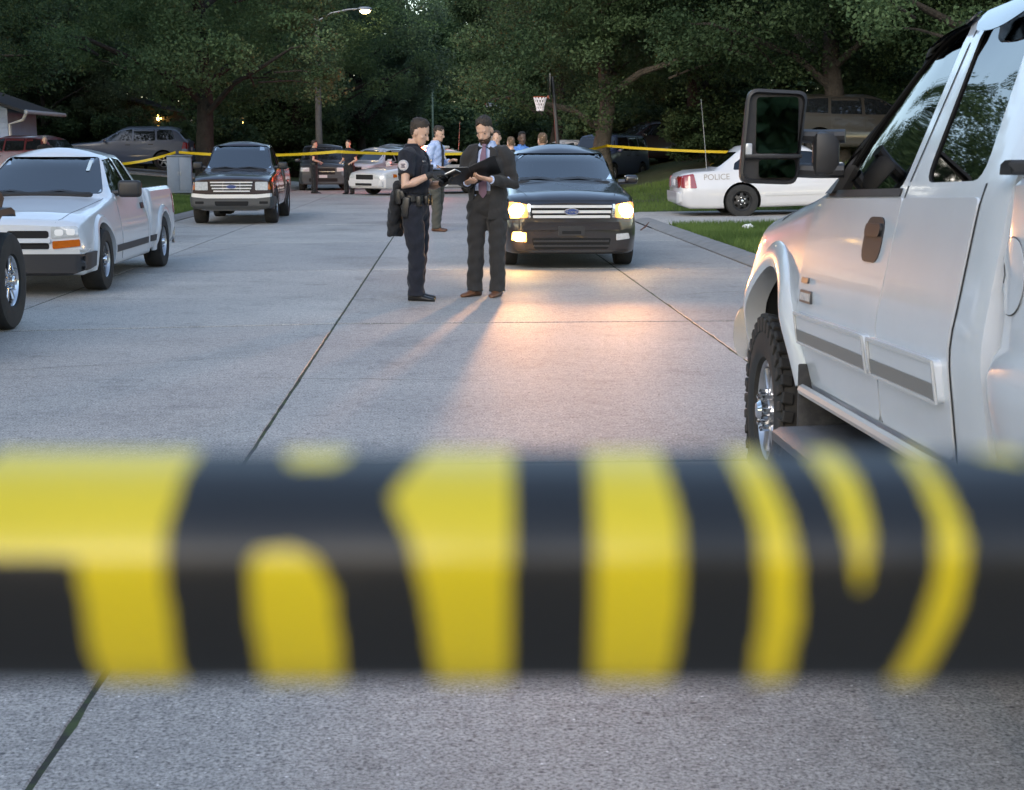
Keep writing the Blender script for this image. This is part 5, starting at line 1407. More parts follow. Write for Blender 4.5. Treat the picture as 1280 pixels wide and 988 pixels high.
# dark rain jacket hanging from the belt behind
def rj(b):
    pts = [(.10, p.L(1.1) - .12, 1.17), (.08, p.L(1.1) - .16, 1.04), (.07, p.L(1) - .175, .85), (.07, p.L(1) - .185, .64)]
    tube(b, pts, [(.06, .04), (.13, .055), (.15, .06), (.155, .07)], 16, up=Vector((0, 1, 0)))
p.garment('rain_jacket', rj, blackc, .012, 3, (10, .02))
nb = thing('notebook', 'small black notebook with white pages held by the uniformed officer', 'notebook')
fm = Matrix.Translation(p.root.location) @ Matrix.Rotation(R(-108), 4, 'Z')
base = fm @ Matrix.Translation((.055, .37, 1.245)) @ Matrix.Rotation(R(24), 4, 'X') @ Matrix.Rotation(R(-12), 4, 'Y')
for nm, mm, z0, th, w_, h_ in (('cover', leather, -.012, .012, .16, .20), ('pages', white_c, .0, .012, .15, .19)):
    b = bmesh.new(); box(b, (0, 0, z0), (w_, h_, th), .003); bmesh.ops.transform(b, matrix=base, verts=b.verts[:]); obj(nm, b, mm, nb, 30)
pn = thing('pen', 'black pen in the right hand of the uniformed officer', 'pen')
b = bmesh.new(); tube(b, [base @ Vector((.02, -.02, .012)), base @ Vector((.05, -.08, .13))], [.003, .005], 8); obj('barrel', b, leather, pn)

# --- the man in shirt and tie beyond the officer
p = Person('man in pale blue shirt and dark tie standing beyond the uniformed officer', (-.27, 27.6, 0), R(-115), .012, 1.93)
p.legs([(.11, .06), (-.11, -.05)], [(.11, .05, .5), (-.11, 0, .5)], 0, .095, (.2, -.1))
p.torso(0, 0)
p.arm(1, (.27, -.05, 1.13), (.22, .16, 1.10)); p.arm(-1, (-.27, -.03, 1.13), (-.16, .20, 1.2))
p.head(R(15), R(10), 'crop', hair_m); p.build(); p.trousers(olive, 1.05, brownl); sh = p.shirt(lblue, 1.0)
b = bmesh.new(); tube(b, [(0, .10, 1.50), (0, .14, 1.38), (0, .138, 1.2), (0, .128, 1.08), (0, .125, 1.04)], [(.02, .01), (.028, .01), (.036, .01), (.04, .01), (.004, .004)], 10, up=Vector((0, 1, 0))); obj('tie', b, blackc, sh)
b = bmesh.new(); loft(b, rings_from([(0, 0, 1.02, .18, .13), (0, 0, 1.055, .18, .13)])); obj('belt', b, leather, p.root)
pp = thing('paper', 'loose white sheet held by the man in the pale blue shirt', 'paper')
b = bmesh.new(); box(b, (-.11, 27.38, .93), (.13, .012, .20), .003, (.15, .1, .2)); obj('sheet', b, white_c, pp)

# --- two officers far down the street
for i, (label, x, y, rz, hm, br) in enumerate([('officer in dark uniform standing left in front of the dark van', -4.72, 52.0, R(-80), hair_m, None), ('officer in dark uniform standing in front of the far police sedan', -3.45, 51.2, R(150), hair_m, None)]):
    p = Person(label, (x, y, 0), rz, .014, 1.82, group='officers far down the street')
    p.legs([(.10, .03), (-.10, -.02)], [(.10, .03, .5), (-.10, 0, .5)], 0, .095, (.1, -.1)); p.torso(0, 0)
    p.arm(1, (.26, -.04, 1.13), (.20, .16, 1.08)); p.arm(-1, (-.26, -.04, 1.13), (-.2, .14, 1.06))
    p.head(R(4), 0, 'short', hm); p.build(); p.trousers(blackc, 1.05); p.shirt(navy, .6, g=.012)
    b = bmesh.new(); loft(b, rings_from([(0, 0, .985, .196, .142), (0, 0, 1.04, .192, .138)])); obj('duty_belt', b, leather, p.root)
# --- people behind the black crossover, and one on the left lawn
for label, x, y, z, rz, sk_, hm, cm_, ht, hs in [
        ('brown haired man nearest the suit among those behind the black crossover', .86, 27.8, 0, R(170), skin, hair_m, blackc, 1.84, 'crop'),
        ('short haired man second from left behind the black crossover', 1.20, 29.5, 0, R(20), skin, M('sandy hair', (.12, .075, .045), .8), suit_m, 1.74, 'crop'),
        ('dark skinned man in a bright blue top behind the black crossover', 1.47, 31.0, 0, R(195), skin_dark, M('black hair', (.008, .007, .007), .8), cloth('bright blue', (.08, .22, .55), .2), 1.86, 'crop'),
        ('fair haired man at the right behind the roof of the black crossover', 1.52, 24.6, 0, R(15), skin, M('sandy hair'), blackc, 1.76, 'crop'),
        ('person in a dark coat with a pale collar standing on the left lawn', -12.0, 45, None, R(200), skin, M('grey hair', (.25, .25, .25), .8), blackc, 1.55, 'short')]:
    p = Person(label, (x, y, zt(x, y) if z is None else z), rz, .014, ht, sk_)
    p.legs([(.10, .0), (-.10, 0)], [(.10, .02, .5), (-.10, .02, .5)]); p.torso(0, 0)
    p.arm(1, (.26, -.04, 1.13), (.22, .12, .98)); p.arm(-1, (-.26, -.04, 1.13), (-.22, .12, .98))
    p.head(R(6), 0, hs, hm); p.build(); p.trousers(blackc if cm_ != blackc else olive, 1.05); p.shirt(cm_, 1.0)
# ------------------------------------------------------------------ further vehicles
tint = M('tinted glass', (.010, .012, .015), .03, spec=.9)
def scaled(st, sx, sy, sz): return [(y * sy, zb * sz, ws * sx, zm * sz, wm * sx, z1 * sz, wb * sx, zr * sz, wr * sx, zc * sz) for (y, zb, ws, zm, wm, z1, wb, zr, wr, zc) in st]
ST_SUV = [(2.36, .28, .62, .5, .70, .80, .60, .84, .45, .855), (2.28, .24, .76, .5, .82, .87, .75, .91, .55, .93), (2.05, .24, .83, .5, .86, .93, .81, .97, .6, .99), (1.2, .24, .84, .55, .87, 1.0, .80, 1.03, .64, 1.06),
          (1.05, .24, .84, .55, .87, 1.01, .80, 1.05, .66, 1.08), (.25, .24, .84, .55, .87, 1.03, .79, 1.46, .60, 1.53), (0, .24, .84, .55, .87, 1.03, .79, 1.52, .58, 1.60), (-1.6, .24, .84, .55, .87, 1.06, .79, 1.52, .58, 1.60),
          (-1.95, .26, .84, .58, .87, 1.07, .79, 1.45, .58, 1.53), (-2.25, .3, .83, .6, .86, 1.05, .78, 1.12, .66, 1.16), (-2.36, .36, .76, .6, .80, 1.0, .72, 1.05, .6, 1.08)]
ST_BOX = [(1.98, .26, .70, .5, .76, .78, .70, .82, .55, .84), (1.90, .22, .80, .5, .84, .88, .78, .92, .62, .94), (1.65, .22, .83, .5, .86, .95, .82, .98, .7, 1.0), (1.22, .22, .83, .5, .86, 1.0, .82, 1.03, .72, 1.05),
          (1.15, .22, .83, .5, .86, 1.01, .82, 1.05, .73, 1.07), (.80, .22, .83, .5, .86, 1.02, .82, 1.55, .70, 1.62), (.6, .22, .83, .5, .86, 1.02, .82, 1.60, .69, 1.67), (-1.7, .22, .83, .5, .86, 1.02, .82, 1.60, .69, 1.67), (-1.88, .24, .82, .5, .85, 1.02, .81, 1.52, .69, 1.6), (-1.98, .3, .78, .5, .82, 1.0, .76, 1.1, .7, 1.15)]
def generic(name, label, cat, loc, rz, kind, pm, s=(1, 1, 1), group=None, lit=None):
    sx, sy, sz = s
    base = {'suv': ST_SUV, 'sedan': st_sedan, 'box': ST_BOX}[kind]
    ax = {'suv': (1.42, -1.42, .34), 'sedan': (1.455, -1.455, .33), 'box': (1.30, -1.25, .31)}[kind]
    hw = {'suv': .87, 'sedan': .98, 'box': .86}[kind] * sx
    r = ax[2] * sz
    V = Veh(name, label, cat, loc, rz, scaled(base, sx, sy, sz), pm, group, dy=.12, fr=(.06, .2, .06, .12), wells=[(ax[0] * sy, r, r * 1.2, .28, hw), (ax[1] * sy, r, r * 1.2, .28, hw)])
    q = lambda pl: [(a * sy, b * sz) for a, b in pl]
    f = lambda pl: [(a * sx, b * sz) for a, b in pl]
    if kind == 'suv':
        W_ = [('windscreen', rp(f([(-.66, 1.10), (.66, 1.10), (.55, 1.48), (-.55, 1.48)]), .05), 'y', 1), ('rear_window', rp(f([(-.62, 1.14), (.62, 1.14), (.54, 1.44), (-.54, 1.44)]), .05), 'y', -1)]
        S_ = [[(.80, 1.06), (.28, 1.42), (-.22, 1.48), (-.22, 1.06)], [(-.30, 1.06), (-.30, 1.48), (-1.08, 1.48), (-1.12, 1.08)], [(-1.2, 1.09), (-1.16, 1.48), (-1.72, 1.45), (-1.88, 1.12)]]
        D_ = [[(.92, .32), (.95, .6), (.92, 1.0), (-.25, 1.02), (-.25, .32)], [(-.265, .32), (-.265, 1.02), (-1.12, 1.04), (-1.1, .7), (-.98, .5), (-.95, .32)]]
        fz = (.60, .72, .86); lampz = (.66, .84, .54, .84)
    elif kind == 'sedan':
        W_ = [('windscreen', rp(f([(-.70, 1.03), (.70, 1.03), (.58, 1.38), (-.58, 1.38)]), .05), 'y', 1), ('rear_window', rp(f([(-.68, 1.07), (.68, 1.07), (.56, 1.37), (-.56, 1.37)]), .05), 'y', -1)]
        S_ = [[(.62, .99), (.08, 1.33), (-.38, 1.37), (-.40, .99)], [(-.48, .99), (-.46, 1.37), (-.95, 1.36), (-1.30, 1.12), (-1.34, 1.0)]]
        D_ = [[(.78, .28), (.80, .6), (.78, .96), (-.42, .97), (-.42, .28)], [(-.435, .28), (-.435, .97), (-1.25, .97), (-1.20, .7), (-1.02, .45), (-.96, .28)]]
        fz = (.5, .58, .68); lampz = (.56, .69, .48, .78)
    else:
        W_ = [('windscreen', rp(f([(-.74, 1.10), (.74, 1.10), (.66, 1.55), (-.66, 1.55)]), .05), 'y', 1), ('rear_window', rp(f([(-.70, 1.12), (.70, 1.12), (.64, 1.5), (-.64, 1.5)]), .05), 'y', -1)]
        S_ = [[(.95, 1.06), (.72, 1.50), (-.1, 1.54), (-.1, 1.06)], [(-.18, 1.06), (-.18, 1.54), (-.95, 1.54), (-.95, 1.06)], [(-1.03, 1.06), (-1.03, 1.54), (-1.68, 1.52), (-1.72, 1.08)]]
        D_ = [[(.96, .30), (.98, .6), (.96, 1.0), (-.13, 1.0), (-.13, .30)], [(-.145, .30), (-.145, 1.0), (-.98, 1.0), (-.9, .6), (-.86, .30)]]
        fz = (.58, .68, .80); lampz = (.68, .82, .48, .80)
    for nm, pl, a_, g_ in W_: V.patch(nm, pl, a_, g_, tint, .006, .02)
    for sg in (-1, 1):
        for pl in S_: V.patch('window', rp(q(pl), .03), 'x', sg, tint, .006, .02)
        for pl in D_:
            d = V.patch('door', rp(q(pl), .02), 'x', sg, pm, .004, .02)
            ex = min(a for a, b in pl)
            V.patch('door_handle', rp(rect((ex + .08) * sy, (ex + .27) * sy, max(b for a, b in pl) * sz - .13, max(b for a, b in pl) * sz - .09), .01), 'x', sg, blackp, .016, .03, parent=d)
        V.patch('tail_light', rp(q([(-2.34, .78), (-2.12, .78), (-2.18, 1.02), (-2.32, 1.0)] if kind == 'suv' else [(-2.70, .66), (-2.42, .65), (-2.46, .93), (-2.68, .92)] if kind == 'sedan' else [(-1.95, .8), (-1.85, .8), (-1.85, 1.05), (-1.95, 1.05)]), .02), 'x', sg, redlens, .008, .04, .05)
    z0, z1, x0, x1 = lampz
    V.front('headlight', rp(f([(x0, z0), (x1, z0 + .01), (x1 - .02, z1), (x0, z1)]), .02), lampglass, .012, .04, both=True)
    V.front('grille', rp(f(rect(-.42, .42, fz[0], fz[2])), .03), dark, .006, .03)
    V.front('grille_bar', f(rect(-.42, .42, fz[1] - .012, fz[1] + .012)), chrome, .02, .03)
    V.front('lower_intake', rp(f(rect(-.5, .5, .32, .44)), .03), dark, .006, .03)
    V.front('bumper', rp(f(rect(-.74, .74, .46, .55)), .03), pm, .035, .06)
    V.front('licence_plate', rp(rect(-.15, .15, .46 * sz, .56 * sz), .01), M('plate', (.5, .5, .52), .5), .045, .03)
    V.front('tail_light', rp(f(rect(.52, .72, .80, .98)), .02), redlens, .012, .04, end=-1, both=True)
    V.front('licence_plate', rp(rect(-.15, .15, .72 * sz, .84 * sz), .01), M('plate'), .02, .03, end=-1)
    mirror_ear(V, hw * .92, {'suv': .78, 'sedan': .6, 'box': .95}[kind] * sy, 1.07 * sz, blackp if pm == tint else pm, (.18, .11, .13))
    V.wheels([(sg * hw, y * sy, 0) for sg in (-1, 1) for y in ax[:2]], r, .22, r * .63, 'spoke', 5)
    V.finish()
    bm = bmesh.new(); box(bm, (0, 0, .30 * sz), (1.1 * sx, 3.4 * sy, .1), .03); obj('underbody', bm, dark, V.root)
    return V
def gz(x, y): return max(0, zt(x, y)) + .05
generic('utility_vehicle', 'dark grey sport utility vehicle standing side on in the left driveway', 'suv', (-12.7, 60.2, gz(-12.7, 60.2)), R(90), 'suv', paint('slate', (.08, .105, .16), .2), (1.06, 1.02, 1.08))
generic('van', 'dark grey boxy van parked front on beyond the far left officer', 'van', (-4.85, 57.6, 0), R(184), 'box', paint('graphite', (.035, .042, .05), .2), (1.05, 1.05, 1.03))
GQ = 'cars queued on the far street'
whitec = paint('pale', (.6, .6, .62), .15); silver = paint('silver', (.30, .31, .33), .2)
generic('parked_car', 'white utility vehicle first in the queue behind the far police sedan', 'car', (-3.0, 60, 0), R(160), 'suv', whitec, (1, 1, 1), GQ)
generic('parked_car', 'silver utility vehicle second in the far queue', 'car', (-2.7, 66.5, 0), R(165), 'suv', silver, (1, 1, 1.05), GQ)
generic('parked_car', 'white utility vehicle last in the far queue', 'car', (-2.9, 74, 0), R(170), 'suv', whitec, (1.05, 1.05, 1.12), GQ)
generic('parked_car', 'white car whose roof shows just over the black crossover', 'car', (4.6, 62, gz(4.6, 62)), R(118), 'suv', whitec, (1, 1, 1.08), 'cars in the right yards')
generic('parked_car', 'grey hatchback behind the heads of the standing group', 'car', (3.0, 70, 0), R(200), 'suv', silver, (1, .95, 1.05), 'cars in the right yards')
generic('parked_car', 'maroon utility vehicle up the bank on the right', 'car', (8.1, 61.5, gz(8.1, 61)), R(115), 'suv', maroon, (1.05, 1.0, 1.12), 'cars in the right yards')
generic('parked_van', 'dark blue van behind the pale tree trunk', 'van', (5.9, 56.2, gz(5.9, 56) - .1), R(150), 'box', paint('navy blue', (.035, .05, .12), .2), (1.05, 1.05, 1.05), 'cars in the right yards')
generic('parked_car', 'tan utility vehicle on the bank behind the tow mirror', 'car', (12.0, 43.2, gz(12, 43) - .05), R(-88), 'suv', paint('tan', (.034, .031, .028), .25), (1.08, 1.1, 1.12), 'cars in the right yards')
generic('parked_car', 'red hatchback half hidden behind the white compact pickup roof', 'car', (-13.7, 47.5, gz(-13.7, 47.5) - .04), R(70), 'suv', paint('red', (.11, .012, .016), .2), (.95, .85, .9), 'cars in the left yards')
# white box truck far down the street, front on
t = thing('box_truck', 'white box truck facing us far behind the man in the suit', 'truck', (2.36, 117, 0), R(182)); t.scale = (1.08, 1.08, 1.15)
bm = bmesh.new()
loft(bm, [[(x, y, z) for x, z in rp([(-1.0, .5), (1.0, .5), (1.02, 1.3), (.95, top), (-.95, top), (-1.02, 1.3)], .1)] for y, top in ((3.0, 1.35), (2.9, 1.45), (2.4, 1.6), (1.9, 2.35), (1.7, 2.45), (.9, 2.5))])
cab_ = obj('cab', bm, whitec, t)
bm = bmesh.new(); box(bm, (0, -1.6, 1.85), (2.3, 4.9, 2.4), .06); obj('cargo_box', bm, whitec, t)
bm = bmesh.new(); loft(bm, [[(x * .86, y + .03, z) for x in (-1, 1)] + [(x * .80, y - .5 + .03, z + .68) for x in (1, -1)] for y, z in ((2.42, 1.66), (2.38, 1.64))]); obj('windscreen', bm, tint, t)
bm = bmesh.new(); box(bm, (0, 3.0, .95), (1.1, .06, .5), .03); obj('grille', bm, dark, t)
bm = bmesh.new(); box(bm, (0, 3.08, .55), (2.0, .16, .22), .05); obj('bumper', bm, chrome, t)
for sg in (-1, 1):
    bm = bmesh.new(); box(bm, (sg * .76, 3.0, .98), (.3, .06, .24), .03); obj('headlight', bm, lampglass, t)
    bm = bmesh.new(); box(bm, (sg * 1.3, 1.95, 1.95), (.22, .1, .42), .03); tube(bm, [(sg * .95, 1.9, 1.75), (sg * 1.3, 1.93, 1.8)], .025, 6); tube(bm, [(sg * .95, 1.9, 2.1), (sg * 1.3, 1.93, 2.1)], .025, 6); obj('side_mirror', bm, blackp, t)
    for y in (2.2, -2.6):
        bm = bmesh.new(); lathe(bm, [(-.14, .26), (-.14, .42), (-.08, .45), (.08, .45), (.14, .42), (.14, .26), (.06, .24), (.05, .001)], 24, 'x', (sg * .88, y, .45)); obj('wheel', bm, rubber, t)
# dark red off-road vehicle cut by the left edge, pointing away from us
oc = thing('off_road_vehicle', 'dark red off-road vehicle with a big chrome wheel cut by the left edge', 'off-road vehicle', (-4.62, 11.25, 0), 0)
V = Veh(None, None, None, None, None, None, maroon, root=oc, rings=[[(x * k, y, z) for x, z in rp([(-.72, .55), (.72, .55), (.76, .9), (.70, 1.16 + dz), (.3, 1.21 + dz), (-.3, 1.21 + dz), (-.70, 1.16 + dz), (-.76, .9)], .07)] for y, k, dz in ((1.62, .9, -.03), (1.55, .97, -.01), (1.2, 1.0, 0), (.35, 1.05, .03), (.3, 1.06, .03), (-1.7, 1.06, .03), (-1.8, 1.03, .02))])
V.cut_windows([(rp(rect(-1.55, .05, 1.16, 1.19), .01), 'x', 1)], .02)
for sg in (-1, 1):
    bm = bmesh.new()
    pr_ = [(-.55, .62), (-.42, .90), (-.20, 1.0), (.10, 1.01), (.20, .98), (.22, .93), (.14, .955), (-.16, .95), (-.36, .86), (-.48, .62)]
    loft(bm, [[(sg * x, 1.25 + y, z) for y, z in pr_] for x in (.70, .90, .945, .955)]); obj('fender', bm, M('fender plastic', (.012, .012, .013), .35), oc)
    bm = bmesh.new(); loft(bm, [[(sg * x, 1.25 + y, z - .02) for y, z in ((-.30, .99), (.16, 1.02), (.24, 1.10), (.1, 1.19), (-.3, 1.2))] for x in (.6, .80, .86)]); obj('fender_top', bm, maroon, oc)
    d = V.patch('door', rp(rect(-.75, .25, .6, 1.14), .06), 'x', sg, maroon, .012, .03); V.patch('door_handle', rp(rect(-.68, -.5, 1.0, 1.06), .02), 'x', sg, blackp, .04, .05, parent=d)
    bm = bmesh.new(); tube(bm, [(sg * .72, .35, 1.2), (sg * .68, .05, 1.78), (sg * .66, -.8, 1.82), (sg * .68, -1.7, 1.78), (sg * .72, -1.75, 1.2)], .035, 8); obj('roll_bar', bm, blackp, oc)
    bm = bmesh.new(); tube(bm, [(sg * .93, .65, .5), (sg * .93, -.95, .5)], .045, 10); obj('side_step', bm, blackp, oc)
bm = bmesh.new(); box(bm, (0, .20, 1.5), (1.3, .02, .5), .01, (R(20), 0, 0)); obj('windscreen', bm, glass, oc)
bm = bmesh.new(); box(bm, (0, -.8, 1.82), (1.35, 1.8, .05), .02); obj('roof', bm, blackc, oc)
bm = bmesh.new(); box(bm, (0, -.2, .5), (.9, 3.2, .16), .03); box(bm, (0, 1.25, .42), (1.4, .14, .14), .03); box(bm, (0, 1.72, .62), (1.3, .14, .18), .04); obj('chassis', bm, dark, oc)
V.wheels([(sg * .97, y, 0) for sg in (-1, 1) for y in (1.25, -1.2)], .405, .27, .215, 'spoke', 6, M('bright rim', (.7, .7, .72), .15, 1.0), lugs=False, hubm=chrome, dish=.03)
V.finish()

# ------------------------------------------------------------------ red beacon on the far sedan
redlit = M('lit red beacon', (.6, .02, .02), .3, emit=(1.0, .06, .04, 28))
for ch in pc2.children:
    if ch.name.startswith('light_bar'):
        for g_ in ch.children:
            if g_.data.materials[0] == redlens:
                g_.data = g_.data.copy(); g_.data.materials[0] = redlit
pl = bpy.data.lights.new('beacon_light', 'POINT'); pl.energy = 100; pl.color = (1, .12, .06); pl.shadow_soft_size = .1
o = link('beacon_light', pl); o.parent = pc2; o.location = (.42, -.62, 1.8)

# ------------------------------------------------------------------ houses
def siding(name, c): return M(name, c, .8, nz=(3, .3, tuple(x * .8 for x in c)))
wallm = siding('pale blue siding', (.36, .47, .70)); brickm = siding('brown wall', (.03, .025, .022)); roofm = M('grey shingles', (.07, .07, .075), .9, nz=(20, .7, (.04, .04, .045))); whitew = M('white trim', (.6, .62, .66), .6)
def house(label, x0, x1, y0, y1, z0, zw, rise, wm, over=.6, boards=True):
    h = thing('house', label, 'house', ((x0 + x1) / 2, (y0 + y1) / 2, z0)); X, Y = (x1 - x0) / 2, (y1 - y0) / 2
    bm = bmesh.new(); loft(bm, [[(-X, y, 0 - .5), (X, y, -.5), (X, y, zw), (0, y, zw + rise * X / (X + over)), (-X, y, zw)] for y in (-Y, Y)]); wl = obj('wall', bm, wm, h, 0)
    if boards:
        bm = bmesh.new(); b0 = None
        box(bm, (0, 0, 0), (X * 2, .03, .16), .006, (R(-5), 0, 0)); bo = obj('board', bm, wm, wl, 0); bo.location = (0, -Y - .012, .1)
        for k in range(1, int(zw / .17)):
            c = bo.copy(); COL.objects.link(c); c.location = (0, -Y - .012, .1 + .17 * k)
    bm = bmesh.new(); e = zw - rise * over / X * .0
    for sg in (-1, 1): loft(bm, [[(0, y, zw + rise + .04), (sg * (X + over), y, zw - .08), (sg * (X + over), y, zw - .18), (0, y, zw + rise - .08)] for y in (-Y - over, Y + over)])
    rf = obj('roof', bm, roofm, h, 0)
    bm = bmesh.new()
    for sg in (-1, 1): tube(bm, [(sg * (X + over + .05), -Y - over, zw - .12), (sg * (X + over + .05), Y + over, zw - .12)], .07, 8)
    obj('gutter', bm, whitew, rf)
    bm = bmesh.new(); tube(bm, [(X + over + .05, -Y - over + .1, zw - .15), (X + over - .1, -Y - over + .2, zw - .38), (X + .08, -Y - .06, zw - .5), (X + .08, -Y - .06, .1)], .05, 8); obj('downspout', bm, whitew, h)
    for wx in (-X * .5, X * .45):
        bm = bmesh.new(); box(bm, (wx, -Y - .03, zw * .55), (1.1, .06, 1.1), .01); fr_ = obj('window', bm, whitew, h); 
        bm = bmesh.new(); box(bm, (wx, -Y - .064, zw * .55), (.95, .01, .95), .002); obj('pane', bm, tint, fr_)
    return h
house('pale blue house with grey roof and white gutter at the far left', -25, -14.5, 50, 53.4, zt(-14, 50) - .1, 2.35, 2.0, wallm, .75)
house('dark brown low house under the trees on the left', -22.5, -11.9, 69, 77, 1.0, 2.2, 1.2, brickm, .3, False)
warm = M('warm lamp glow', (.9, .7, .3), .3, emit=(1.0, .62, .18, 9))
for lab, x, y, z in (('lit yellow porch lamp on the dark brown house', -13.2, 68.88, 2.95), ('small lit lamp between the left tree trunks', -9.35, 68.4, 2.75)):
    l = thing('porch_lamp', lab, 'lamp', (x, y, z))
    bm = bmesh.new(); box(bm, (0, .03, .17), (.14, .12, .06), .02); box(bm, (0, .09, 0), (.06, .06, .3), .01); obj('bracket', bm, blackp, l)
    if x > -10: bm = bmesh.new(); tube(bm, [(0, .1, .1), (0, .12, -2.9)], .04, 8); obj('post', bm, blackp, l)
    bm = bmesh.new(); box(bm, (0, 0, 0), (.2 if x < -10 else .12, .14, .3 if x < -10 else .14), .04); obj('lantern', bm, warm, l)

# ------------------------------------------------------------------ lamp posts, hoop, cabinet
def street_lamp(label, x, y, h, arm, r, m, lit=False, gz_=0):
    t = thing('street_lamp', label, 'street lamp', (x, y, gz_), 0, 'street lamps')
    bm = bmesh.new(); tube(bm, [(0, 0, -.2), (0, 0, h)], [r, r * .7], 12); obj('pole', bm, m, t)
    bm = bmesh.new(); tube(bm, [(0, 0, h - .25), (arm * .35, -.1, h + .12), (arm * .75, -.2, h + .28), (arm, -.25, h + .3)], [.05, .045, .04, .04], 8); obj('arm', bm, steel, t)
    bm = bmesh.new(); ellipsoid(bm, (arm * 1.12, -.28, h + .3), (.34, .17, .11), 16); ho = obj('lamp_head', bm, steel, t)
    bm = bmesh.new(); ellipsoid(bm, (arm * 1.13, -.29, h + .22), (.24, .14, .13), 14); obj('lens', bm, M('lit street lamp', (.9, .8, .6), .3, emit=(1, .78, .45, 14)) if lit else lampglass, ho)
    return t
wood = M('weathered pole', (.22, .21, .19), .9, nz=(3, .7, (.13, .12, .11)), bump=(20, .5, .01))
street_lamp('lit street lamp on a pale wooden pole at the left kerb', -6.0, 69, 7.45, 1.95, .17, wood, True)
street_lamp('short grey lamp post beyond the far cars on the right', 3.6, 101, 4.2, -.9, .08, steel)
p_ = thing('utility_pole', 'thin grey pole at the far end of the street', 'pole', (-1.25, 108, 0)); bm = bmesh.new(); tube(bm, [(0, 0, -.2), (0, 0, 6.2)], [.09, .07], 8); obj('shaft', bm, M('pole green', (.10, .16, .13), .7), p_); bm = bmesh.new(); box(bm, (0, 0, 6.1), (.5, .12, .1), .02); obj('cap', bm, steel, p_)
hp = thing('basketball_hoop', 'basketball hoop with white net on a leaning dark pole by the right kerb', 'basketball hoop', (3.35, 45, 0))
bm = bmesh.new(); tube(bm, [(0, 0, 0), (-.12, 0, 1.6), (-.30, 0, 3.65)], [.07, .06, .05], 10); obj('pole', bm, M('hoop pole', (.05, .05, .052), .5, .3), hp)
bm = bmesh.new(); box(bm, (.1, .1, .12), (1.0, .7, .24), .06); obj('base', bm, blackp, hp)
bm = bmesh.new(); box(bm, (-.40, 0, 3.35), (.03, 1.1, .75), .01); obj('backboard', bm, M('smoked board', (.015, .016, .018), .2), hp)
bm = bmesh.new(); cx_ = -.66
tube(bm, [(cx_ + .2 * math.cos(2 * PI * i / 20), .2 * math.sin(2 * PI * i / 20), 3.05) for i in range(21)], .012, 6); box(bm, (-.42, 0, 3.05), (.06, .2, .08), .01); obj('rim', bm, M('rim orange', (.3, .06, .02), .4), hp)
bm = bmesh.new(); L_ = [(3.04, .195), (2.93, .165), (2.83, .135), (2.73, .11), (2.64, .10)]
for k in range(12):
    for tw in (-1, 1): tube(bm, [(cx_ + r_ * math.cos(2 * PI * (k + tw * j * .5) / 12), r_ * math.sin(2 * PI * (k + tw * j * .5) / 12), z_) for j, (z_, r_) in enumerate(L_)], .012, 5)
obj('net', bm, M('net cord', (.8, .74, .76), .8), hp)
uc = thing('utility_cabinet', 'blue grey metal utility cabinet on the lawn left of the maroon pickup', 'cabinet', (-8.25, 46, zt(-8.25, 46)), R(8))
bm = bmesh.new(); box(bm, (0, 0, .56), (.74, .5, 1.1), .03); obj('case', bm, M('cabinet paint', (.16, .20, .26), .5, nz=(5, .4, (.11, .14, .19))), uc)
for sx in (-.18, .18):
    bm = bmesh.new(); box(bm, (sx, -.255, .58), (.345, .016, .98), .006); d = obj('door', bm, M('cabinet paint'), uc); bm = bmesh.new(); box(bm, (sx * .2, -.27, .6), (.02, .03, .12), .006); obj('handle', bm, steel, d)
bm = bmesh.new(); box(bm, (0, 0, 1.13), (.8, .56, .04), .015); obj('lid', bm, M('cabinet paint'), uc)
# small things on the ground
lt = thing('litter', 'scrap of white paper lying on the right verge', 'litter', (5.35, 26.6, zt(5.35, 26.6) + .03)); bm = bmesh.new(); ellipsoid(bm, (0, 0, .03), (.11, .06, .04), 8)
for v in bm.verts: v.co += Vector((1, 1, 1)) * .03 * noise.noise(v.co * 30)
obj('scrap', bm, white_c, lt)
lf = thing('leaf_scrap', 'dark curled leaf at the corner of the driveway kerb', 'leaf', (3.62, 27.6, .0)); bm = bmesh.new(); tube(bm, [(-.09, 0, .01), (0, .02, .07), (.07, 0, .16)], [(.02, .01), (.06, .012), (.01, .006)], 8); obj('blade', bm, M('dry leaf', (.09, .04, .025), .8), lf)

# ------------------------------------------------------------------ barrier tape
tape_y = M('barrier tape yellow', (.76, .57, .012), .36, nz=(8, .2, (.68, .49, .01)), spec=.8)
tape_y.node_tree.nodes['Principled BSDF'].inputs['IOR'].default_value = 1.5
ty_ = MATS['barrier tape yellow'].node_tree
tape_k = M('barrier tape ink', (.006, .005, .004), .46, spec=.5)
tape_k.node_tree.nodes['Principled BSDF'].inputs['IOR'].default_value = 1.6
def far_tape(label, pts):
    bm = bmesh.new(); pts = [Vector(p) for p in pts]; n = 60; prev = None
    L = [(b - a).length for a, b in zip(pts, pts[1:])]
    for (a, b) in zip(pts, pts[1:]):
        for i in range(n + 1):
            s_ = i / n; c = a.lerp(b, s_) - Vector((0, 0, .10 * 4 * s_ * (1 - s_)))
            tw = .35 * math.sin(s_ * 9 + a.x); hv = Vector((0, math.sin(tw) * .04, math.cos(tw) * .04))
            th = Vector((0, .0015, 0))
            row = [bm.verts.new(c - hv - th), bm.verts.new(c + hv - th), bm.verts.new(c + hv + th), bm.verts.new(c - hv + th)]
            if prev and i:
                for j in range(4): bm.faces.new((prev[j], prev[(j + 1) % 4], row[(j + 1) % 4], row[j]))
            prev = row
    return tag(obj('barrier_tape', bm, M('far tape yellow', (.55, .38, .015), .5)), label, 'barrier tape', 'barrier tape across the street')
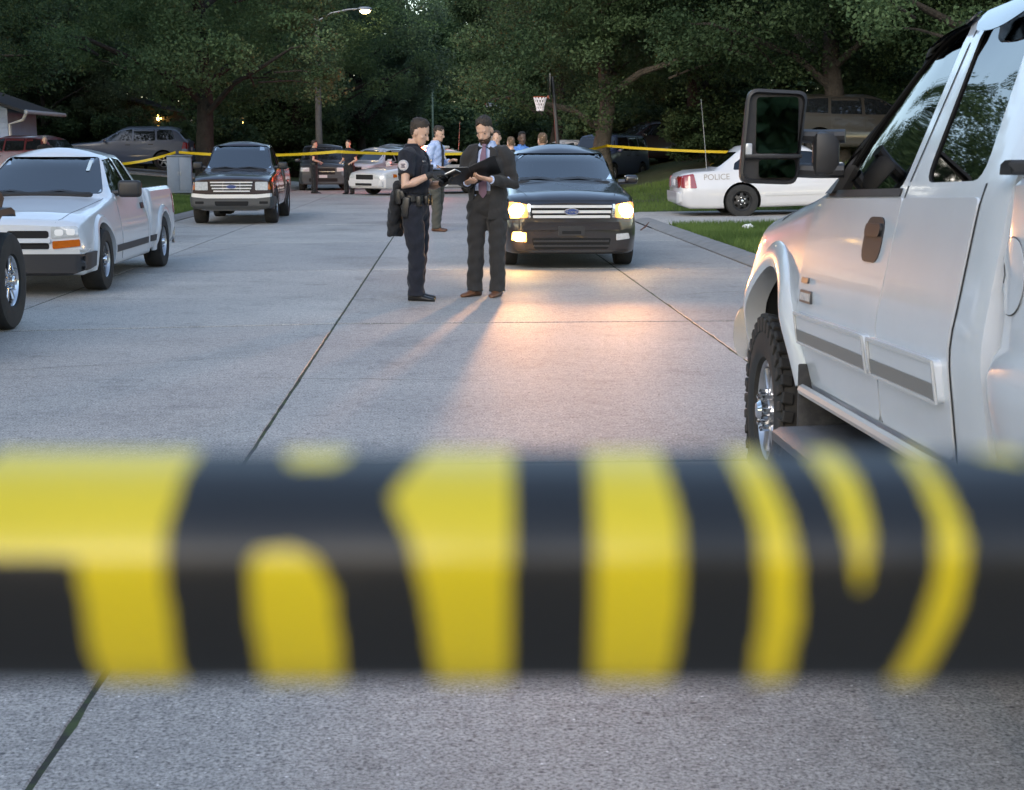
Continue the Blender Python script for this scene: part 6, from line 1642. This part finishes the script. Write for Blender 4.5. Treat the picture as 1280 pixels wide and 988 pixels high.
far_tape('yellow barrier tape stretched across the street behind the officers', [(-8.2, 45.7, 1.42), (-3.2, 42.5, 1.44), (2.9, 44.9, 1.50), (5.0, 47.9, 1.62), (11, 42.8, 1.45)])
far_tape('yellow barrier tape running from the grey cabinet to the left lawn', [(-8.3, 45.7, 1.42), (-10.5, 45.5, 1.05), (-13.0, 45.6, .95)])
# near tape, a hand's breadth from the lens: black lettering runs over a folded yellow film
TAPE_O = Vector((0, 0, 1.48))      # the film runs square across the street, leaning back a little, at chest height
FW, RT_, UP_ = Vector((.04048, .98576, -.16318)), Vector((.99916, -.04103, 0)), Vector((.0067, .16305, .98660))
YEL = [[(-60, 540), (213, 540), (206, 640), (203, 690), (212, 880), (105, 880), (96, 700), (-60, 695)], [(375 + 44 * math.cos(2 * PI * i / 20), 568 + 17 * math.sin(2 * PI * i / 20)) for i in range(20)],
       [(316, 880), (312, 705), (320, 690), (360, 685), (393, 698), (415, 740), (424, 880)], [(640, 540), (636, 880), (545, 880), (532, 760), (515, 680), (484, 622), (500, 597), (545, 540)],
       [(745, 540), (836, 540), (851, 650), (852, 760), (840, 880), (742, 880)], [(926, 540), (968, 540), (990, 640), (1001, 720), (1003, 780), (996, 880), (948, 880), (957, 760), (950, 650)],
       [(1034, 540), (1078, 540), (1092, 600), (1090, 680), (1080, 738), (1072, 730), (1066, 680), (1054, 610)], [(1164, 540), (1192, 540), (1211, 680), (1202, 760), (1160, 880), (1118, 880), (1155, 790), (1172, 720), (1175, 640)],
       [(1274, 540), (1330, 540), (1330, 580), (1278, 570)], [(1400, 540), (1480, 540), (1490, 880), (1400, 880)], [(-420, 540), (-330, 540), (-330, 880), (-420, 880)], [(-200, 700), (-130, 700), (-130, 880), (-200, 880)]]
def inside(pl, x, y):
    r_ = False
    for (x0, y0), (x1, y1) in zip(pl, pl[1:] + pl[:1]):
        if (y0 > y) != (y1 > y) and x < (x1 - x0) * (y - y0) / (y1 - y0) + x0: r_ = not r_
    return r_
BB = [(min(a for a, b in q), max(a for a, b in q), q) for q in YEL]
TD = .15; sc_p = TD / 1850
bm = bmesh.new()
PROF = [(564, .034), (576, .0265), (590, .0195), (612, .0122), (640, .0060), (665, .0024), (685, .0006), (700, 0), (715, .0002), (740, .0013), (775, .0038), (810, .0072), (835, .0105), (848, .0135), (856, .017)]
pyv = [564 + i * 3.26 for i in range(90)]
dep = np.interp(pyv, [a for a, b in PROF], [b for a, b in PROF])
X_ = [-700 + 4 * i for i in range(676)]
grid = []
for x in X_:
    sag = .00002 * 0; ln = RT_ * ((x - 640) * sc_p)
    wob = .0004 * math.sin(x * .008) + .0002 * math.sin(x * .021)
    grid.append([bm.verts.new(TAPE_O + (FW + UP_ * ((494 - y) / 1850)) * (TD + float(d) * .43 + wob) + ln) for y, d in zip(pyv, dep)])
for i, (a, b) in enumerate(zip(grid, grid[1:])):
    xm = X_[i] + 2; act = [q for lo, hi, q in BB if lo <= xm <= hi]
    for j in range(len(pyv) - 1):
        f = bm.faces.new((a[j], a[j + 1], b[j + 1], b[j]))
        f.material_index = 0 if any(inside(q, xm, pyv[j] + 1.6) for q in act) else 1
tag(obj('barrier_tape', bm, [tape_y, tape_k], smooth=80), 'close blurred barrier tape with thick black letters crossing the whole foreground', 'barrier tape')
